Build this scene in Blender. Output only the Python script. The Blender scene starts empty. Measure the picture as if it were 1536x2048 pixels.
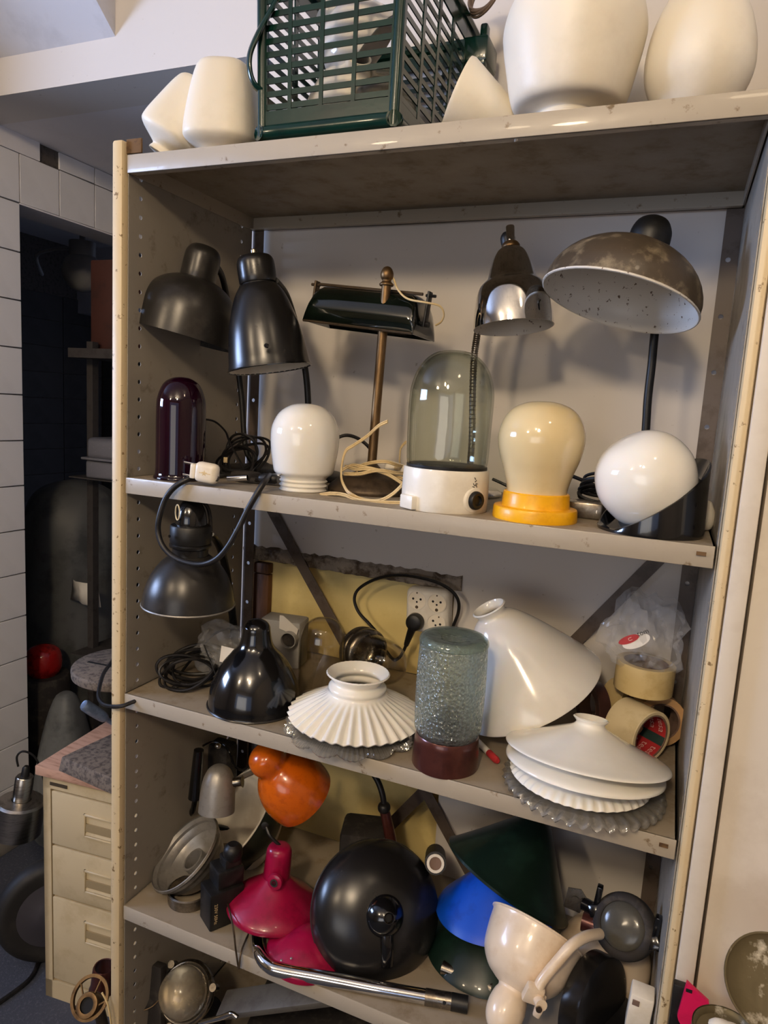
import bpy, bmesh, math, random
from mathutils import Vector as V, Matrix
random.seed(7)
PI = math.pi
S = bpy.context.scene
COL = S.collection

# ------------------------------------------------------------------ camera, world, lights, exposure
cd = bpy.data.cameras.new('camera')
cam = bpy.data.objects.new('camera', cd); COL.objects.link(cam)
cd.sensor_fit = 'VERTICAL'; cd.sensor_height = 36.0
cd.lens = 36.0 * 1389.359 / 2048.0
cd.clip_start = 0.02
cam.matrix_world = Matrix(((0.920775, -0.110739, 0.374045, 0.933040), (0.385556, 0.112528, -0.915797, -1.004230), (0.059323, 0.987459, 0.146309, 0.153300), (0.000000, 0.000000, 0.000000, 1.000000)))
S.camera = cam

world = bpy.data.worlds.new('world'); S.world = world; world.use_nodes = True
bg = world.node_tree.nodes['Background']
bg.inputs[0].default_value = (0.42, 0.52, 0.80, 1); bg.inputs[1].default_value = 1.0

def light(name, kind, loc, power, col, size=0.1, target=None, size_y=None):
    d = bpy.data.lights.new(name, kind); d.energy = power; d.color = col
    if kind == 'AREA':
        d.size = size
        if size_y: d.shape = 'RECTANGLE'; d.size_y = size_y
    else:
        d.shadow_soft_size = size
    o = bpy.data.objects.new(name, d); COL.objects.link(o); o.location = loc
    if target is not None:
        o.rotation_euler = (V(target) - V(loc)).to_track_quat('-Z', 'Y').to_euler()
    return o
WARM = (1.0, 0.78, 0.52)
light('ceiling_bulb', 'POINT', (1.32, -0.80, 1.15), 4.2, WARM, 0.06)
light('ceiling_bulb', 'POINT', (0.50, -1.90, 1.15), 12.0, WARM, 0.08)
light('ceiling_bulb', 'POINT', (0.80, -2.00, 1.08), 70.0, WARM, 0.10)
light('ceiling_bulb', 'POINT', (-0.55, -2.40, 1.08), 44.0, WARM, 0.10)
light('window_daylight', 'AREA', (-2.90, -1.30, 0.60), 46.0, (0.46, 0.62, 1.0), 1.2, (-0.45, 0.40, 0.98), 0.7).data.spread = math.radians(105)
light('front_fill_light', 'AREA', (0.30, -4.25, -0.05), 17.0, (1.0, 0.92, 0.80), 1.8, (-0.2, 0, 0.2), 1.2)  # added soft fill from behind the camera, no known source there

S.view_settings.view_transform = 'Standard'
S.view_settings.look = 'None'
S.view_settings.exposure = 0.0
S.view_settings.gamma = 1.0
S.view_settings.use_curve_mapping = False
try:
    S.cycles.use_denoising = True
    S.cycles.max_bounces = 14
    S.cycles.transmission_bounces = 12
    S.cycles.transparent_max_bounces = 16
    S.cycles.caustics_reflective = False
    S.cycles.caustics_refractive = False
    S.cycles.sample_clamp_indirect = 6.0
except Exception:
    pass

# ------------------------------------------------------------------ materials
def lin(c):
    return tuple(((x/255.0)/12.92 if x/255.0 <= 0.04045 else ((x/255.0+0.055)/1.055)**2.4) for x in c) + (1.0,)
MATS = {}
def mat(name, c, rough=0.5, metal=0.0, c2=None, scale=20.0, spot=(0.5, 0.62), coat=0.0, bump=0.0, bscale=60.0,
        trans=0.0, ior=1.45, alpha=1.0, spec=0.5, stretch=None, sss=0.0, aniso=0.0, detail=6.0, rvar=0.0):
    if name in MATS: return MATS[name]
    m = bpy.data.materials.new(name); m.use_nodes = True
    nt = m.node_tree; b = nt.nodes['Principled BSDF']
    b.inputs['Base Color'].default_value = lin(c)
    b.inputs['Roughness'].default_value = rough
    b.inputs['Metallic'].default_value = metal
    b.inputs['Coat Weight'].default_value = coat
    b.inputs['Coat Roughness'].default_value = 0.04
    b.inputs['Transmission Weight'].default_value = trans
    b.inputs['IOR'].default_value = ior
    b.inputs['Alpha'].default_value = alpha
    b.inputs['Specular IOR Level'].default_value = spec
    if sss:
        b.inputs['Subsurface Weight'].default_value = sss
        b.inputs['Subsurface Radius'].default_value = (0.01, 0.008, 0.006)
    tc = nt.nodes.new('ShaderNodeTexCoord'); src = tc.outputs['Object']
    if stretch:
        mp = nt.nodes.new('ShaderNodeMapping'); mp.inputs['Scale'].default_value = stretch
        nt.links.new(src, mp.inputs['Vector']); src = mp.outputs['Vector']
    nz = nt.nodes.new('ShaderNodeTexNoise'); nz.inputs['Scale'].default_value = scale
    nz.inputs['Detail'].default_value = detail; nz.inputs['Roughness'].default_value = 0.65
    nt.links.new(src, nz.inputs['Vector'])
    if c2 is not None:
        mr = nt.nodes.new('ShaderNodeMapRange'); mr.inputs['From Min'].default_value = spot[0]; mr.inputs['From Max'].default_value = spot[1]
        nt.links.new(nz.outputs['Fac'], mr.inputs['Value'])
        mx = nt.nodes.new('ShaderNodeMix'); mx.data_type = 'RGBA'
        mx.inputs[6].default_value = lin(c); mx.inputs[7].default_value = lin(c2)
        nt.links.new(mr.outputs['Result'], mx.inputs[0]); nt.links.new(mx.outputs[2], b.inputs['Base Color'])
    if rvar:
        m2 = nt.nodes.new('ShaderNodeMapRange'); m2.inputs['From Min'].default_value = 0.35; m2.inputs['From Max'].default_value = 0.65
        m2.inputs['To Min'].default_value = max(0.0, rough-rvar); m2.inputs['To Max'].default_value = min(1.0, rough+rvar)
        nt.links.new(nz.outputs['Fac'], m2.inputs['Value']); nt.links.new(m2.outputs['Result'], b.inputs['Roughness'])
    if bump:
        n2 = nt.nodes.new('ShaderNodeTexNoise'); n2.inputs['Scale'].default_value = bscale; n2.inputs['Detail'].default_value = 3
        nt.links.new(src, n2.inputs['Vector'])
        bp = nt.nodes.new('ShaderNodeBump'); bp.inputs['Strength'].default_value = bump; bp.inputs['Distance'].default_value = 0.004
        nt.links.new(n2.outputs['Fac'], bp.inputs['Height']); nt.links.new(bp.outputs['Normal'], b.inputs['Normal'])
    MATS[name] = m
    return m

M_plaster = mat('white_plaster', (214, 207, 200), 0.75, c2=(180, 170, 158), scale=48, spot=(0.655, 0.70), bump=0.12, bscale=14)
M_plaster_old = mat('broken_plaster', (150, 138, 124), 0.95, c2=(84, 70, 56), scale=28, spot=(0.45, 0.6), bump=1.0, bscale=60)
M_ceil = mat('painted_ceiling', (206, 205, 210), 0.8, c2=(196, 195, 200), scale=5, bump=0.1, bscale=40)
M_soffit = mat('grey_soffit', (224, 220, 221), 0.85, c2=(219, 215, 216), scale=4, bump=0.12, bscale=60)
M_yellow = mat('yellow_board', (236, 214, 146), 0.6, c2=(228, 205, 136), scale=10, bump=0.05)
M_wood_brown = mat('brown_wood', (104, 68, 42), 0.7, c2=(74, 46, 28), scale=16, stretch=(3, 3, 0.4), bump=0.4, bscale=40)
M_tile = mat('glazed_tile', (228, 225, 224), 0.32, c2=(222, 219, 218), scale=3, coat=0.2)
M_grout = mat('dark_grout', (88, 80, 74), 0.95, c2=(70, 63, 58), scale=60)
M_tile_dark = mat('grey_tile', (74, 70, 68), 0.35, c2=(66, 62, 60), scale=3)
M_floor = mat('speckled_floor', (58, 62, 74), 0.75, c2=(86, 88, 98), scale=130, spot=(0.52, 0.7), bump=0.3, bscale=200)
M_room = mat('room_wall', (150, 139, 124), 0.8, c2=(134, 123, 109), scale=4)
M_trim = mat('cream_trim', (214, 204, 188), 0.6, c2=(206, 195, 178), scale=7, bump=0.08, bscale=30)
M_steel = mat('grey_enamelled_steel', (168, 158, 142), 0.42, c2=(112, 94, 68), scale=44, spot=(0.615, 0.70), coat=0.15, bump=0.05, bscale=120, rvar=0.1)
M_panel = mat('grey_panel_steel', (150, 143, 132), 0.5, c2=(112, 104, 94), scale=18, spot=(0.58, 0.72), bump=0.05, bscale=90, rvar=0.1)
M_shelf_top = mat('worn_shelf_steel', (150, 138, 120), 0.5, c2=(122, 106, 82), scale=18, spot=(0.52, 0.75), bump=0.06, bscale=80, rvar=0.12)
M_post = mat('cream_post_paint', (210, 189, 150), 0.45, c2=(128, 102, 66), scale=80, spot=(0.615, 0.66), bump=0.15, bscale=60)
M_brace = mat('brown_steel_strip', (98, 86, 78), 0.5, c2=(80, 68, 60), scale=20)
M_rust = mat('rusty_steel', (104, 78, 48), 0.8, c2=(64, 44, 28), scale=60)
M_blackg = mat('black_gloss_enamel', (12, 12, 14), 0.16, c2=(26, 25, 26), scale=30, spot=(0.6, 0.75), coat=0.6, spec=0.6, bump=0.02, bscale=30)
M_blacks = mat('black_satin_paint', (24, 23, 23), 0.27, c2=(40, 38, 36), scale=24, spot=(0.55, 0.75), spec=0.6)
M_dgrey = mat('graphite_satin_paint', (44, 42, 40), 0.31, metal=0.35, c2=(58, 55, 52), scale=20, spec=0.6)
M_blackp = mat('black_plastic', (16, 15, 15), 0.45, c2=(28, 27, 26), scale=30)
M_rubber = mat('black_cable', (20, 18, 18), 0.42, c2=(34, 31, 30), scale=60)
M_dust = mat('dusty_black', (38, 34, 32), 0.8, c2=(62, 56, 50), scale=30)
M_brown_scr = mat('scratched_brown_enamel', (74, 64, 52), 0.38, c2=(150, 136, 112), scale=34, spot=(0.50, 0.76), bump=0.15, bscale=70, detail=10, coat=0.1)
M_in_white = mat('white_enamel_inside', (214, 208, 198), 0.4, c2=(92, 66, 44), scale=110, spot=(0.62, 0.65))
M_in_clean = mat('clean_white_enamel', (222, 214, 198), 0.4, c2=(212, 202, 184), scale=12)
M_chrome = mat('chrome', (226, 224, 220), 0.06, 1.0, c2=(206, 203, 198), scale=30)
M_steelb = mat('brushed_steel', (186, 180, 172), 0.28, 1.0, c2=(150, 144, 136), scale=30, stretch=(1, 1, 14))
M_nickel = mat('worn_nickel', (150, 142, 130), 0.3, 1.0, c2=(92, 82, 70), scale=26, spot=(0.45, 0.7), rvar=0.12)
M_brass = mat('aged_brass', (124, 98, 66), 0.42, 0.85, c2=(84, 64, 44), scale=30, spot=(0.4, 0.7), stretch=(2, 2, 0.5))
M_brassd = mat('dull_bronze', (92, 78, 62), 0.5, 0.7, c2=(70, 58, 46), scale=24)
M_opal = mat('opal_glass', (240, 236, 226), 0.08, c2=(234, 230, 219), scale=5, coat=0.5, sss=0.25)
M_opal_m = mat('frosted_opal_glass', (230, 223, 208), 0.42, c2=(222, 214, 198), scale=6, sss=0.25)
M_opal_t = mat('translucent_opal_glass', (232, 228, 220), 0.14, c2=(224, 219, 210), scale=5, coat=0.4, sss=0.35)
M_cream = mat('cream_glass', (222, 202, 156), 0.1, c2=(214, 192, 142), scale=6, coat=0.5, sss=0.2)
M_yel = mat('yellow_plastic', (240, 176, 12), 0.38, c2=(230, 164, 8), scale=40, coat=0.1)
M_porc = mat('white_porcelain', (238, 232, 218), 0.3, c2=(228, 220, 204), scale=10, coat=0.3)
M_glass = mat('clear_glass', (246, 250, 246), 0.0, trans=1.0, ior=1.46, bump=0.12, bscale=22)
M_glass2 = mat('thin_glass', (250, 246, 238), 0.0, trans=1.0, ior=1.42, bump=0.05, bscale=20)
M_glass_dirty = mat('dusty_glass', (226, 218, 196), 0.16, trans=0.9, ior=1.4, bump=0.1, bscale=30)
M_glass_tex = mat('hammered_glass', (222, 236, 228), 0.03, trans=1.0, ior=1.45, bump=1.0, bscale=190)
M_rack = mat('dark_rack_steel', (52, 48, 46), 0.6, c2=(40, 36, 34), scale=30)
M_glass_green = mat('greenish_glass', (190, 214, 200), 0.02, trans=1.0, ior=1.46, bump=0.25, bscale=40)
M_purple = mat('purple_glass', (30, 3, 20), 0.03, c2=(22, 2, 15), scale=6, coat=0.1, trans=0.15, spec=0.5)
M_bankg = mat('dark_green_glass', (8, 15, 11), 0.08, c2=(14, 22, 16), scale=10, coat=0.8, spec=0.7)
M_magenta = mat('magenta_enamel', (150, 12, 58), 0.3, c2=(132, 10, 50), scale=30, coat=0.3)
M_orange = mat('orange_enamel', (200, 92, 8), 0.24, c2=(184, 82, 8), scale=60, coat=0.5)
M_blue = mat('blue_enamel', (8, 74, 190), 0.4, c2=(6, 62, 168), scale=20)
M_dgreen = mat('dark_green_enamel', (14, 32, 26), 0.36, c2=(20, 42, 34), scale=20, coat=0.2)
M_olive = mat('black_green_enamel', (40, 44, 36), 0.34, c2=(30, 33, 27), scale=16, coat=0.2)
M_basket = mat('green_plastic', (7, 42, 34), 0.22, c2=(5, 34, 28), scale=16, coat=0.3, bump=0.04, bscale=60)
M_silver = mat('silver_grey_paint', (150, 146, 140), 0.4, 0.5, c2=(140, 136, 130), scale=80)
M_alu = mat('grey_ribbed_aluminium', (140, 134, 124), 0.36, 0.75, c2=(120, 114, 104), scale=40)
M_rose = mat('pale_cream_enamel', (232, 212, 186), 0.28, c2=(222, 198, 168), scale=14, coat=0.3)
M_copperb = mat('brown_lacquer', (88, 48, 42), 0.28, 0.5, c2=(76, 40, 36), scale=20, coat=0.4)
M_tape = mat('packing_tape', (206, 182, 128), 0.24, c2=(194, 168, 112), scale=18, coat=0.4)
M_tape2 = mat('cream_tape', (222, 206, 168), 0.24, c2=(212, 194, 152), scale=18, coat=0.4)
M_tapebr = mat('brown_tape', (70, 44, 40), 0.3, c2=(58, 36, 32), scale=18, coat=0.3)
M_card = mat('cardboard_core', (120, 96, 82), 0.8, c2=(104, 82, 70), scale=40)
M_tesared = mat('red_print', (176, 44, 48), 0.5, c2=(160, 38, 42), scale=30)
M_tesagreen = mat('dark_green_print', (40, 62, 58), 0.5)
M_print = mat('pale_print', (220, 190, 180), 0.5)
M_ink = mat('dark_ink', (50, 46, 44), 0.6)
M_foil = mat('clear_plastic_film', (224, 222, 218), 0.12, c2=(200, 197, 193), scale=14, alpha=0.20, coat=0.6, bump=0.6, bscale=36)
M_foil2 = mat('grey_plastic_film', (206, 204, 202), 0.12, c2=(150, 148, 146), scale=20, alpha=0.20, coat=0.6, bump=0.6, bscale=40)
M_white = mat('white_paper', (236, 230, 220), 0.7, c2=(228, 220, 208), scale=20)
M_whitep = mat('white_plastic', (232, 222, 204), 0.35, c2=(224, 212, 190), scale=20)
M_socket = mat('socket_plastic', (226, 220, 208), 0.35, c2=(216, 208, 194), scale=10)
M_boxgrey = mat('grey_plastic_box', (170, 168, 164), 0.5, c2=(158, 156, 152), scale=14)
M_cab = mat('cream_cabinet_paint', (196, 178, 142), 0.5, c2=(184, 165, 128), scale=9, bump=0.04)
M_cabdark = mat('cabinet_gap', (62, 52, 36), 0.7)
M_cabshade = mat('cabinet_shade_tone', (150, 132, 98), 0.6)  # darker cream standing in for shade inside the drawer handles
M_wood = mat('pine_board', (186, 146, 122), 0.6, c2=(160, 120, 96), scale=12, stretch=(1, 8, 8), bump=0.1)
M_iron = mat('dusty_cast_iron', (112, 100, 88), 0.75, c2=(66, 58, 52), scale=90, spot=(0.46, 0.62), bump=0.15, bscale=120)
M_blugrey = mat('blue_grey_paint', (112, 128, 152), 0.35, 0.3, c2=(92, 106, 128), scale=30)
M_case = mat('grey_hammer_paint', (120, 120, 128), 0.35, 0.4, c2=(150, 150, 158), scale=120, spot=(0.6, 0.7))
M_sack = mat('grey_plastic_wrap', (92, 94, 94), 0.5, c2=(70, 72, 72), scale=6, bump=0.5, bscale=10)
M_red = mat('red_plastic', (150, 24, 22), 0.2, c2=(110, 14, 14), scale=24, bump=0.5, bscale=50)
M_pink = mat('pink_card', (214, 24, 86), 0.45, c2=(200, 20, 78), scale=20)
M_dirty = mat('paint_stained_metal', (96, 86, 62), 0.5, 0.4, c2=(206, 198, 180), scale=16, spot=(0.52, 0.6), bump=0.4, bscale=40)
M_cord = mat('cream_cord', (214, 190, 142), 0.4, c2=(200, 174, 126), scale=50)
M_tyre = mat('dark_tyre', (24, 22, 21), 0.6, c2=(36, 33, 31), scale=14)
M_hub = mat('grey_hub', (50, 48, 56), 0.6)
M_dark = mat('dark_interior', (10, 9, 9), 0.8)
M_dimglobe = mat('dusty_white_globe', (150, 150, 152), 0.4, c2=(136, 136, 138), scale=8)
M_orangebox = mat('faded_red_box', (66, 34, 26), 0.7, c2=(54, 28, 22), scale=10)

def glass_mat(name, tint, edge, bump=0.0, bscale=30.0, refr=0.0, rough=0.0, ior=1.48, milk=0.0):
    """thin-walled glass: clear with a tint, darker towards grazing edges, Fresnel gloss; refr mixes in real refraction"""
    m = bpy.data.materials.new(name); m.use_nodes = True; nt = m.node_tree
    nt.nodes.remove(nt.nodes['Principled BSDF']); out = nt.nodes['Material Output']
    tr = nt.nodes.new('ShaderNodeBsdfTransparent'); gl = nt.nodes.new('ShaderNodeBsdfGlossy'); gl.inputs['Roughness'].default_value = rough+0.02
    mx = nt.nodes.new('ShaderNodeMix'); mx.data_type = 'RGBA'; mx.inputs[6].default_value = lin(tint); mx.inputs[7].default_value = lin(edge)
    nt.links.new(mx.outputs[2], tr.inputs['Color'])
    l2 = nt.nodes.new('ShaderNodeLayerWeight'); l2.inputs['Blend'].default_value = 0.5
    pw = nt.nodes.new('ShaderNodeMath'); pw.operation = 'POWER'; pw.inputs[1].default_value = 4.0; nt.links.new(l2.outputs['Facing'], pw.inputs[0])
    fr = nt.nodes.new('ShaderNodeMath'); fr.operation = 'MULTIPLY_ADD'; fr.inputs[1].default_value = 0.75; fr.inputs[2].default_value = 0.045; nt.links.new(pw.outputs[0], fr.inputs[0])
    nt.links.new(pw.outputs[0], mx.inputs[0])
    ms = nt.nodes.new('ShaderNodeMixShader'); nt.links.new(fr.outputs[0], ms.inputs[0])
    body = tr.outputs[0]
    if bump:
        tc = nt.nodes.new('ShaderNodeTexCoord'); nz = nt.nodes.new('ShaderNodeTexNoise' if bscale < 150 else 'ShaderNodeTexVoronoi'); nz.inputs['Scale'].default_value = bscale
        nt.links.new(tc.outputs['Object'], nz.inputs['Vector'])
        bp = nt.nodes.new('ShaderNodeBump'); bp.inputs['Strength'].default_value = bump; bp.inputs['Distance'].default_value = 0.004
        nt.links.new(nz.outputs[0], bp.inputs['Height']); nt.links.new(bp.outputs[0], gl.inputs['Normal']); nt.links.new(bp.outputs[0], l2.inputs['Normal'])
    if refr:
        gs = nt.nodes.new('ShaderNodeBsdfGlass'); gs.inputs['Color'].default_value = lin(tint); gs.inputs['IOR'].default_value = ior; gs.inputs['Roughness'].default_value = rough
        if bump: nt.links.new(bp.outputs[0], gs.inputs['Normal'])
        m2 = nt.nodes.new('ShaderNodeMixShader'); m2.inputs[0].default_value = refr
        nt.links.new(tr.outputs[0], m2.inputs[1]); nt.links.new(gs.outputs[0], m2.inputs[2]); body = m2.outputs[0]
    if milk:
        df = nt.nodes.new('ShaderNodeBsdfDiffuse'); tl = nt.nodes.new('ShaderNodeBsdfTranslucent'); ad = nt.nodes.new('ShaderNodeMixShader'); m3 = nt.nodes.new('ShaderNodeMixShader')
        df.inputs[0].default_value = lin(tint); tl.inputs[0].default_value = lin(tint); ad.inputs[0].default_value = 0.5; m3.inputs[0].default_value = milk
        if bump: nt.links.new(bp.outputs[0], df.inputs['Normal'])
        nt.links.new(df.outputs[0], ad.inputs[1]); nt.links.new(tl.outputs[0], ad.inputs[2])
        nt.links.new(body, m3.inputs[1]); nt.links.new(ad.outputs[0], m3.inputs[2]); body = m3.outputs[0]
    nt.links.new(body, ms.inputs[1]); nt.links.new(gl.outputs[0], ms.inputs[2]); nt.links.new(ms.outputs[0], out.inputs[0])
    MATS[name] = m; return m
M_glass = glass_mat('clear_glass', (244, 246, 242), (196, 203, 193), 0.25, 20)
M_glass2 = glass_mat('thin_glass', (249, 247, 242), (212, 208, 198), 0.1, 20)
M_crystal = glass_mat('pressed_glass', (250, 249, 245), (232, 229, 222), 0.3, 60, 0.40, milk=0.11)
M_glass_tex = glass_mat('hammered_glass', (244, 250, 247), (206, 218, 212), 1.0, 165, 0.32, 0.03, milk=0.10)
M_rack = mat('dark_rack_steel', (52, 48, 46), 0.6, c2=(40, 36, 34), scale=30)
M_glass_green = glass_mat('greenish_glass', (238, 246, 241), (160, 182, 170), 0.5, 50, 0.25, milk=0.10)

# ------------------------------------------------------------------ geometry helpers
def AX(loc, zdir, roll=0.0):
    z = V(zdir).normalized()
    h = V((0, 1, 0)) if abs(z.y) < 0.92 else V((1, 0, 0))
    x = h.cross(z).normalized(); y = z.cross(x)
    m = Matrix((x, y, z)).transposed().to_4x4()
    m = Matrix.Translation(V(loc)) @ m @ Matrix.Rotation(roll, 4, 'Z')
    return m
def T(loc, rz=0.0): return Matrix.Translation(V(loc)) @ Matrix.Rotation(rz, 4, 'Z')

def lathe(prof, n=40, closed=False, wave=None, sq=None, split=None):
    vs, fs, ms, rings = [], [], [], []
    for i, (r, z) in enumerate(prof):
        if r < 1e-6:
            rings.append([len(vs)]); vs.append((0, 0, z))
        else:
            ring = []
            for k in range(n):
                a = 2*PI*k/n; rr, zz = r, z
                if wave: rr, zz = wave(i, a, r, z)
                if sq: rr *= (abs(math.cos(a))**sq + abs(math.sin(a))**sq)**(-1.0/sq)
                ring.append(len(vs)); vs.append((rr*math.cos(a), rr*math.sin(a), zz))
            rings.append(ring)
    m = len(rings)
    for i in range(m if closed else m-1):
        A, B = rings[i], rings[(i+1) % m]
        mi = 1 if (split is not None and i >= split) else 0
        if len(A) == 1 and len(B) == 1: continue
        for k in range(n):
            k2 = (k+1) % n
            if len(A) == 1: fs.append((A[0], B[k], B[k2]))
            elif len(B) == 1: fs.append((A[k], A[k2], B[0]))
            else: fs.append((A[k], A[k2], B[k2], B[k]))
            ms.append(mi)
    return vs, fs, ms

def smooth(prof, k=3):
    """Catmull-Rom refinement of a (r, z) polyline."""
    out = []
    P = [V((a, b)) for a, b in prof]
    for i in range(len(P)-1):
        p0, p1, p2, p3 = P[max(i-1, 0)], P[i], P[i+1], P[min(i+2, len(P)-1)]
        for j in range(k):
            t = j/k
            q = 0.5*((2*p1)+(p2-p0)*t+(2*p0-5*p1+4*p2-p3)*t*t+(3*p1-p0-3*p2+p3)*t**3)
            out.append((max(q.x, 0.0), q.y))
    out.append((max(P[-1].x, 0), P[-1].y))
    return out

def shell(outer, t, n=40, wave=None, sq=None):
    """thin-walled lathe: outer profile (rim to apex or neck), inner face gets material slot 1"""
    inner = []
    L = len(outer); sg = 1 if outer[-1][1] >= outer[0][1] else -1
    for i, (r, z) in enumerate(outer):
        a = outer[max(i-1, 0)]; b = outer[min(i+1, L-1)]
        dr, dz = (b[0]-a[0])*sg, (b[1]-a[1])*sg; l = math.hypot(dr, dz) or 1.0
        nr, nz = dz/l, -dr/l
        if r < 1e-6: inner.append((0.0, z - t*(1 if nz >= 0 else -1)))
        else: inner.append((max(r - t*nr, 0.0002), z - t*nz))
    prof = list(outer) + inner[::-1]
    w = None
    if wave:
        def w(i, a, r, z): return wave(i if i < L else 2*L-1-i, a, r, z)
    if outer[-1][0] < 1e-6:
        return lathe(prof, n, True, w, sq, split=L-1)
    return lathe(prof, n, True, w, sq, split=L)

def solid(prof, n=32, wave=None, sq=None):
    p = list(prof)
    if p[0][0] > 1e-6: p = [(0.0, p[0][1])] + p
    if p[-1][0] > 1e-6: p = p + [(0.0, p[-1][1])]
    return lathe(p, n, False, wave, sq)

def spline(pts, sub=6, closed=False):
    P = [V(p) for p in pts]; n = len(P); out = []
    rng = range(n if closed else n-1)
    for i in rng:
        if closed: p0, p1, p2, p3 = P[(i-1) % n], P[i], P[(i+1) % n], P[(i+2) % n]
        else: p0, p1, p2, p3 = P[max(i-1, 0)], P[i], P[i+1], P[min(i+2, n-1)]
        for j in range(sub):
            t = j/sub
            out.append(0.5*((2*p1)+(p2-p0)*t+(2*p0-5*p1+4*p2-p3)*t*t+(3*p1-p0-3*p2+p3)*t**3))
    if not closed: out.append(P[-1])
    return out

def tube(pts, r, n=8, sub=6, closed=False, flat=1.0, raw=False, rfun=None):
    P = [V(p) for p in pts] if raw else spline(pts, sub, closed)
    m = len(P); vs, fs = [], []
    t0 = (P[1]-P[0]).normalized()
    u = t0.orthogonal().normalized()
    if abs(t0.z) < 0.95: u = V((0, 0, 1)).cross(t0).normalized()
    for i in range(m):
        t = (P[min(i+1, m-1)]-P[max(i-1, 0)])
        if closed: t = P[(i+1) % m]-P[(i-1) % m]
        if t.length < 1e-9: t = t0
        t.normalize()
        u = (u - t*u.dot(t))
        if u.length < 1e-6: u = t.orthogonal()
        u.normalize(); w = t.cross(u)
        rr = r*(rfun(i/(m-1)) if rfun else 1.0)
        for k in range(n):
            a = 2*PI*k/n
            vs.append(tuple(P[i]+u*(rr*math.cos(a))+w*(rr*flat*math.sin(a))))
    for i in range(m if closed else m-1):
        j = (i+1) % m
        for k in range(n):
            k2 = (k+1) % n
            fs.append((i*n+k, i*n+k2, j*n+k2, j*n+k))
    if not closed:
        fs.append(tuple(range(n-1, -1, -1))); fs.append(tuple((m-1)*n+k for k in range(n)))
    return vs, fs, [0]*len(fs)

def bx(size, bevel=0.0, seg=2, taper=None):
    """box centred on the origin; taper scales the top face (sx, sy)"""
    bm = bmesh.new(); bmesh.ops.create_cube(bm, size=1.0)
    for v in bm.verts:
        v.co = V((v.co.x*size[0], v.co.y*size[1], v.co.z*size[2]))
        if taper and v.co.z > 0: v.co.x *= taper[0]; v.co.y *= taper[1]
    if bevel: bmesh.ops.bevel(bm, geom=bm.edges[:], offset=bevel, segments=seg, affect='EDGES', profile=0.5)
    bm.verts.index_update()
    vs = [tuple(v.co) for v in bm.verts]; fs = [tuple(v.index for v in f.verts) for f in bm.faces]
    bm.free()
    return vs, fs, [0]*len(fs)

def prism(poly, h):
    """2D polygon in XY extruded along Z from 0 to h"""
    n = len(poly)
    vs = [(x, y, 0) for x, y in poly]+[(x, y, h) for x, y in poly]
    fs = [tuple(range(n-1, -1, -1)), tuple(range(n, 2*n))]+[(i, (i+1) % n, n+(i+1) % n, n+i) for i in range(n)]
    return vs, fs, [0]*len(fs)

class G:
    def __init__(s): s.v, s.f, s.m = [], [], []
    def add(s, geo, M=None, mi=None):
        o = len(s.v)
        for p in geo[0]: s.v.append(tuple(M @ V(p)) if M else p)
        for f, q in zip(geo[1], geo[2]):
            s.f.append(tuple(i+o for i in f)); s.m.append(q if mi is None else mi)
        return s
    def box(s, lo, hi, b=0.0, mi=0):
        lo, hi = V(lo), V(hi); c = (lo+hi)/2; d = hi-lo
        return s.add(bx(d, b), T(c), mi)
    def build(s, name, mats, parent=None, loc=None, ang=38, recalc=True, flat=False):
        if not isinstance(mats, (list, tuple)): mats = [mats]
        if parent is not None:
            q = parent; base = V((0, 0, 0))
            while q is not None: base += q.location; q = q.parent
        else:
            if loc is None:
                xs = [p[0] for p in s.v]; ys = [p[1] for p in s.v]; zs = [p[2] for p in s.v]
                loc = ((min(xs)+max(xs))/2, (min(ys)+max(ys))/2, min(zs))
            base = V(loc)
        me = bpy.data.meshes.new(name)
        me.from_pydata([(p[0]-base.x, p[1]-base.y, p[2]-base.z) for p in s.v], [], s.f)
        if recalc:
            bm = bmesh.new(); bm.from_mesh(me); bmesh.ops.recalc_face_normals(bm, faces=bm.faces); bm.to_mesh(me); bm.free()
        for mm in mats: me.materials.append(mm)
        for i, p in enumerate(me.polygons):
            p.use_smooth = not flat
            p.material_index = min(s.m[i], len(mats)-1)
        if not flat: me.set_sharp_from_angle(angle=math.radians(ang))
        o = bpy.data.objects.new(name, me); COL.objects.link(o)
        if parent is not None: o.parent = parent
        else: o.location = base
        return o

def one(geo, name, mats, parent=None, M=None, loc=None, ang=38, mi=None):
    return G().add(geo, M, mi).build(name, mats, parent, loc, ang)
def tag(o, label, cat, group=None, kind=None):
    o['label'] = label; o['category'] = cat
    if group: o['group'] = group
    if kind: o['kind'] = kind
    return o
def thing(name, label, cat, loc, group=None):
    o = bpy.data.objects.new(name, None); COL.objects.link(o); o.empty_display_size = 0.03
    o.location = loc
    return tag(o, label, cat, group)
def struct(o): o['kind'] = 'structure'; return o
def text_geo(s, size, depth=0.0):
    cu = bpy.data.curves.new('txt', 'FONT'); cu.body = s; cu.size = size; cu.extrude = depth
    cu.align_x = 'CENTER'; cu.align_y = 'CENTER'; cu.resolution_u = 3
    ob = bpy.data.objects.new('txt', cu); COL.objects.link(ob)
    dg = bpy.context.evaluated_depsgraph_get(); me = bpy.data.meshes.new_from_object(ob.evaluated_get(dg))
    vs = [tuple(v.co) for v in me.vertices]; fs = [tuple(p.vertices) for p in me.polygons]
    bpy.data.objects.remove(ob); bpy.data.curves.remove(cu); bpy.data.meshes.remove(me)
    return vs, fs, [0]*len(fs)

Z1, Z2, Z3, Z4, Z5, DP, FL = 0.563, 0.0, -0.4226, -0.879, -1.300, 0.393, -1.400

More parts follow.
